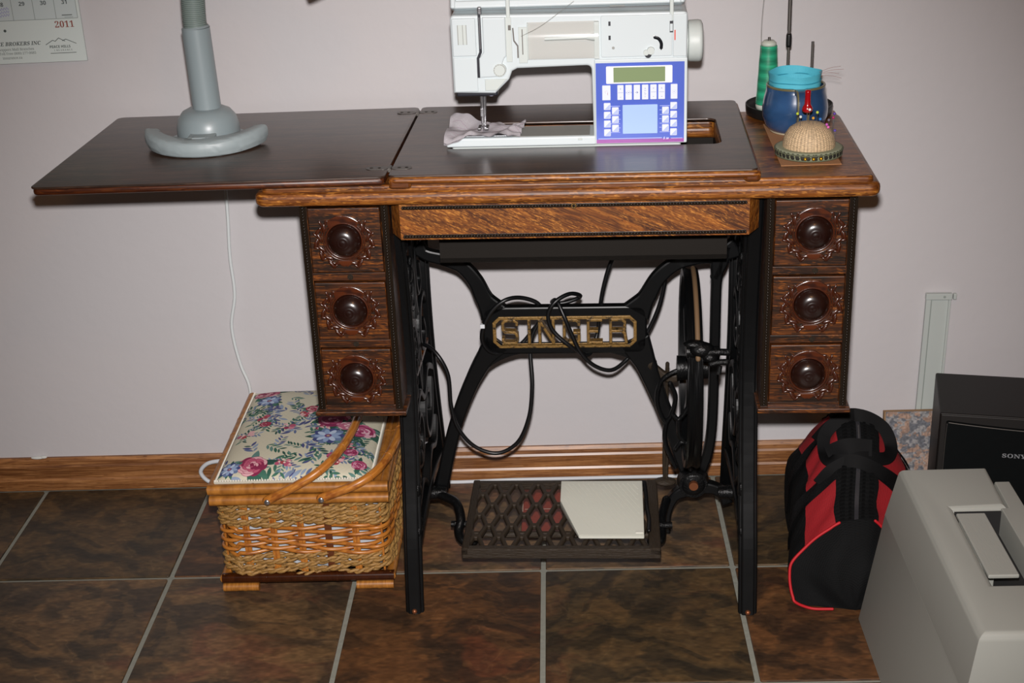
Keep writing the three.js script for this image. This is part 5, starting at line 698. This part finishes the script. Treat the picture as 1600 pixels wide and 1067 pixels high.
{ // duffel bag, its long side running to the wall, sagging towards the room
  const red = std({ color: 0x900b16, roughness: 0.8, bumpMap: T.weave, bumpScale: 0.0008 }), bk = phy({ specularIntensity: 0.35, color: 0x070809, roughness: 0.8, bumpMap: T.weave, bumpScale: 0.0008 }), web = phy({ specularIntensity: 0.35, color: 0x08080a, roughness: 0.6, bumpMap: T.weave, bumpScale: 0.001 });
  const t = thing('duffel_bag', 'small red and black duffel bag with webbing handles, beside the grey case', 'bag', [0.49, 0, 0.29]);
  const Z0 = 0.085, Z1 = 0.46, sec = [[-0.098, 0.0], [-0.104, 0.04], [-0.104, 0.09], [-0.1, 0.125], [-0.075, 0.168], [-0.042, 0.213], [-0.026, 0.232], [0, 0.237], [0.026, 0.234], [0.042, 0.215], [0.078, 0.17], [0.103, 0.125], [0.107, 0.09], [0.106, 0.04], [0.098, 0.0]];
  const curve = new THREE.CatmullRomCurve3(sec.map(([x, y]) => V(x, y, 0)), false, 'centripetal');
  const lerpT = (tb, k) => { for (let i = 1; i < tb.length; i++) if (k <= tb[i][0]) { const [a, p] = tb[i - 1], [b, q] = tb[i], f = ss(a, b, k) * 0.4 + (k - a) / (b - a) * 0.6; return p + (q - p) * f; } return tb[tb.length - 1][1]; };
  const HT = [[0.085, 0.5], [0.12, 0.78], [0.19, 0.95], [0.26, 1], [0.33, 0.84], [0.4, 0.6], [0.43, 0.5], [0.46, 0.42]], WT = [[0.085, 0.74], [0.12, 0.88], [0.19, 1], [0.4, 1], [0.46, 0.95]];
  const S = (u, v, o = 0) => {
    const p = curve.getPointAt(u), d = curve.getTangentAt(u), z = Z0 + v * (Z1 - Z0), h = lerpT(HT, z), w = lerpT(WT, z);
    const wr = 0.0022 * Math.sin(u * 22 + v * 13) * Math.sin(v * 31 + u * 5) + 0.0014 * Math.sin(v * 57 + u * 40), cx = 0.498 - 0.03 * ss(0.25, 0.46, z);
    return [cx + (p.x - d.y * (o + wr)) * w, Math.max(0.0012, (p.y + d.x * (o + wr)) * h), z];
  };
  const seam = (u) => 0.985 - 0.115 * Math.pow(Math.sin(Math.PI * u), 0.8);   // where the front panel starts
  const patch = (u0, u1, v0, v1, o, nu = 20, nv = 20) => sheet((a, b) => { const u = u0 + a * (u1 - u0), ve = v1 === 'seam' ? seam(u) : v1; return S(u, v0 + b * (ve - v0), o); }, nu, nv);
  const ds = (m) => { const q = m.clone(); q.side = THREE.DoubleSide; return q; };
  const redD = ds(red), bkD = ds(bk), webD = ds(web);
  const back = sheet((a, b) => { const p = S(a, 0), m = [0.498, 0.05]; return [p[0] + (m[0] - p[0]) * b, p[1] + (m[1] - p[1]) * b, p[2] - 0.012 * Math.sin(b * Math.PI / 2)]; }, 40, 6);
  const frontPanel = sheet((a, b) => { const p = S(a, seam(a)), m = [0.468, 0.0015, 0.474]; const k = b, bulge = 0.012 * Math.sin(b * Math.PI) * Math.sin(Math.PI * a) + 0.003 * Math.sin(a * 17 + b * 6) * Math.sin(b * Math.PI); return [p[0] + (m[0] - p[0]) * k, Math.max(0.001, p[1] + (m[1] - p[1]) * k + bulge), p[2] + (m[2] - p[2]) * k + bulge * 0.8]; }, 60, 24);
  part(t, 'body', [patch(0, 1, 0, 'seam', 0, 70, 50), back], bkD, 'black cloth body');
  part(t, 'end_panel', frontPanel, bkD, 'black end panel');
  part(t, 'red_panel', patch(0.29, 0.44, 0.03, 'seam', 0.0016, 24, 34), redD, 'red side panel');
  part(t, 'red_panel', patch(0.56, 0.71, 0.03, 'seam', 0.0016, 24, 34), redD, 'red side panel');
  part(t, 'zip_flap', patch(0.438, 0.494, 0.0, 'seam', 0.0035, 10, 40), bkD); part(t, 'zip_flap', patch(0.506, 0.562, 0.0, 'seam', 0.0035, 10, 40), bkD);
  for (const [a, b] of [[0.455, 0.468], [0.478, 0.486], [0.514, 0.522], [0.532, 0.545]]) part(t, 'fold', patch(a, b, 0.0, 'seam', 0.006, 4, 40), bkD);
  part(t, 'zip', patch(0.494, 0.506, 0.02, 'seam', 0.0028, 4, 40), std({ color: 0x303034, roughness: 0.4, metalness: 0.3, side: THREE.DoubleSide }));
  const piM = std({ color: 0xb4101c, roughness: 0.6 }), pp = (u0, u1) => Array.from({ length: 22 }, (_, i) => { const u = u0 + (u1 - u0) * i / 21; return S(u, seam(u), 0.003); });
  part(t, 'piping', tube([[0.43, 0.0035, 0.4725], [0.395, 0.003, 0.468], ...pp(0.02, 0.45)], 0.0025, 8, 110), piM, 'red piping'); part(t, 'piping', tube(pp(0.55, 0.97), 0.0025, 8, 60), piM, 'red piping');
  for (const v of [0.4, 0.67]) for (const [a, b] of [[0.1, 0.445], [0.555, 0.9]]) part(t, 'strap', [patch(a, b, v - 0.04, v + 0.04, 0.0034, 24, 6), patch(a, b, v - 0.03, v + 0.03, 0.0044, 24, 4)], webD, 'black webbing strap');
  const loop = (pts, w) => { const c = new THREE.CatmullRomCurve3(pts.map((p) => V(...p)), false, 'centripetal'); return sheet((a, b) => { const p = c.getPoint(b), d = c.getTangent(b), n = V(0, 0.5, 0.85), s = d.clone().cross(n).normalize().multiplyScalar((a - 0.5) * w); return [p.x + s.x, p.y + s.y, p.z + s.z]; }, 4, 70); };
  const strapM = ds(phy({ color: 0x070708, roughness: 0.7, specularIntensity: 0.3 }));
  part(t, 'handle', loop([S(0.36, 0.4, 0.005), S(0.43, 0.43, 0.008), S(0.5, 0.46, 0.012), S(0.56, 0.49, 0.014), S(0.6, 0.54, 0.014), S(0.57, 0.62, 0.014), S(0.5, 0.66, 0.012), S(0.43, 0.67, 0.009), S(0.36, 0.67, 0.005)], 0.022), strapM, 'black webbing handle');
  part(t, 'handle', loop([S(0.64, 0.4, 0.005), S(0.57, 0.43, 0.008), S(0.48, 0.46, 0.014), S(0.42, 0.5, 0.018), S(0.4, 0.56, 0.016), S(0.43, 0.63, 0.016), S(0.5, 0.68, 0.016), S(0.57, 0.69, 0.012), S(0.64, 0.67, 0.005)], 0.022), strapM, 'black webbing handle');
  part(t, 'grip_wrap', loop([S(0.425, 0.6, 0.02), S(0.47, 0.62, 0.024), S(0.53, 0.63, 0.022)], 0.028), strapM);
  { const p = S(0.5, 0.5, 0.008), q = S(0.5, 0.56, 0.008); part(t, 'zip_pull', cyl(p, q, 0.0012, 0.0012, 8), M.steel); }
}
{ // grey carrying case of the machine
  const t = thing('carrying_case', 'pale grey hard plastic carrying case with a recessed handle, on the floor at front right', 'case', [0.6, 0, 0.755]);
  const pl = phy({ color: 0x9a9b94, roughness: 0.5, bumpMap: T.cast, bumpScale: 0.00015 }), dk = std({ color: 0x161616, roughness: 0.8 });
  const ZC = 0.755, half = 0.262, tap = (g) => warp(g, (x, y, z) => [x < 0.56 ? x - Math.max(0, y - 0.195) * 0 : x, y, ZC + (z - ZC) * (1 - 0.55 * y)]), zt = (z) => ZC + (z - ZC) / 0.835;   // zt: length before the taper for a spot on the top
  const low = ext(poly([[0.468, 0.0], [0.49073, 0.2125], [0.7223, 0.2125], [0.745, 0.0]]), 2 * half, 0.004, ZC - half, 4);
  // top rim, drawn in plan with the opening for the handle
  const a = 0.50566, zA = ZC - half + 0.003, zB = ZC + half - 0.003, plan = new THREE.Shape(); [[a, zA], [a, zB], [0.705, zB], [0.705, zt(0.858)], [0.622, zt(0.858)], [0.5545, zt(0.858)], [0.5545, zt(0.662)], [0.632, zt(0.658)], [0.636, zA]].forEach(([x, z], i) => (i ? plan.lineTo(x, -z) : plan.moveTo(x, -z))); plan.closePath();
  const topg = new THREE.ExtrudeGeometry(plan, { depth: 0.078, bevelEnabled: true, bevelThickness: 0.011, bevelSize: 0.011, bevelOffset: -0.011, bevelSegments: 5 }).rotateX(-Math.PI / 2).translate(0, 0.211, 0);
  warp(topg, (x, y, z) => [x < 0.53 ? x + (y - 0.3) * 0.17 : x, y, z]);
  const ridge = new THREE.ExtrudeGeometry(poly([[0.622, -zt(0.86)], [0.657, -zt(0.86)], [0.657, -zt(0.583)], [0.635, -zt(0.583)], [0.633, -zt(0.66)], [0.622, -zt(0.66)]]), { depth: 0.09, bevelEnabled: true, bevelThickness: 0.003, bevelSize: 0.003, bevelOffset: -0.003, bevelSegments: 3 }).rotateX(-Math.PI / 2).translate(0, 0.205, 0);
  part(t, 'shell', [tap(low), tap(topg), tap(ridge)].map((g) => toCreasedNormals(g, 0.5)), pl);
  part(t, 'recess_shade_liner', [box(0.55, 0.212, 0.655, 0.63, 0.255, 0.865), box(0.5553, 0.25, 0.6612, 0.6215, 0.2935, 0.6645)], dk, 'dark floor and far wall liner of the handle opening, coloured to stand in for shade');  // dark floor block and added far-wall sheet, coloured as the shade inside the slot
  part(t, 'handle', [box(0.5535, 0.2935, 0.6755, 0.5945, 0.2995, 0.8385, 0.002), box(0.5535, 0.25, 0.69, 0.575, 0.295, 0.8, 0.002)], pl, 'flat folding handle');
}
renderer.render(scene, camera);
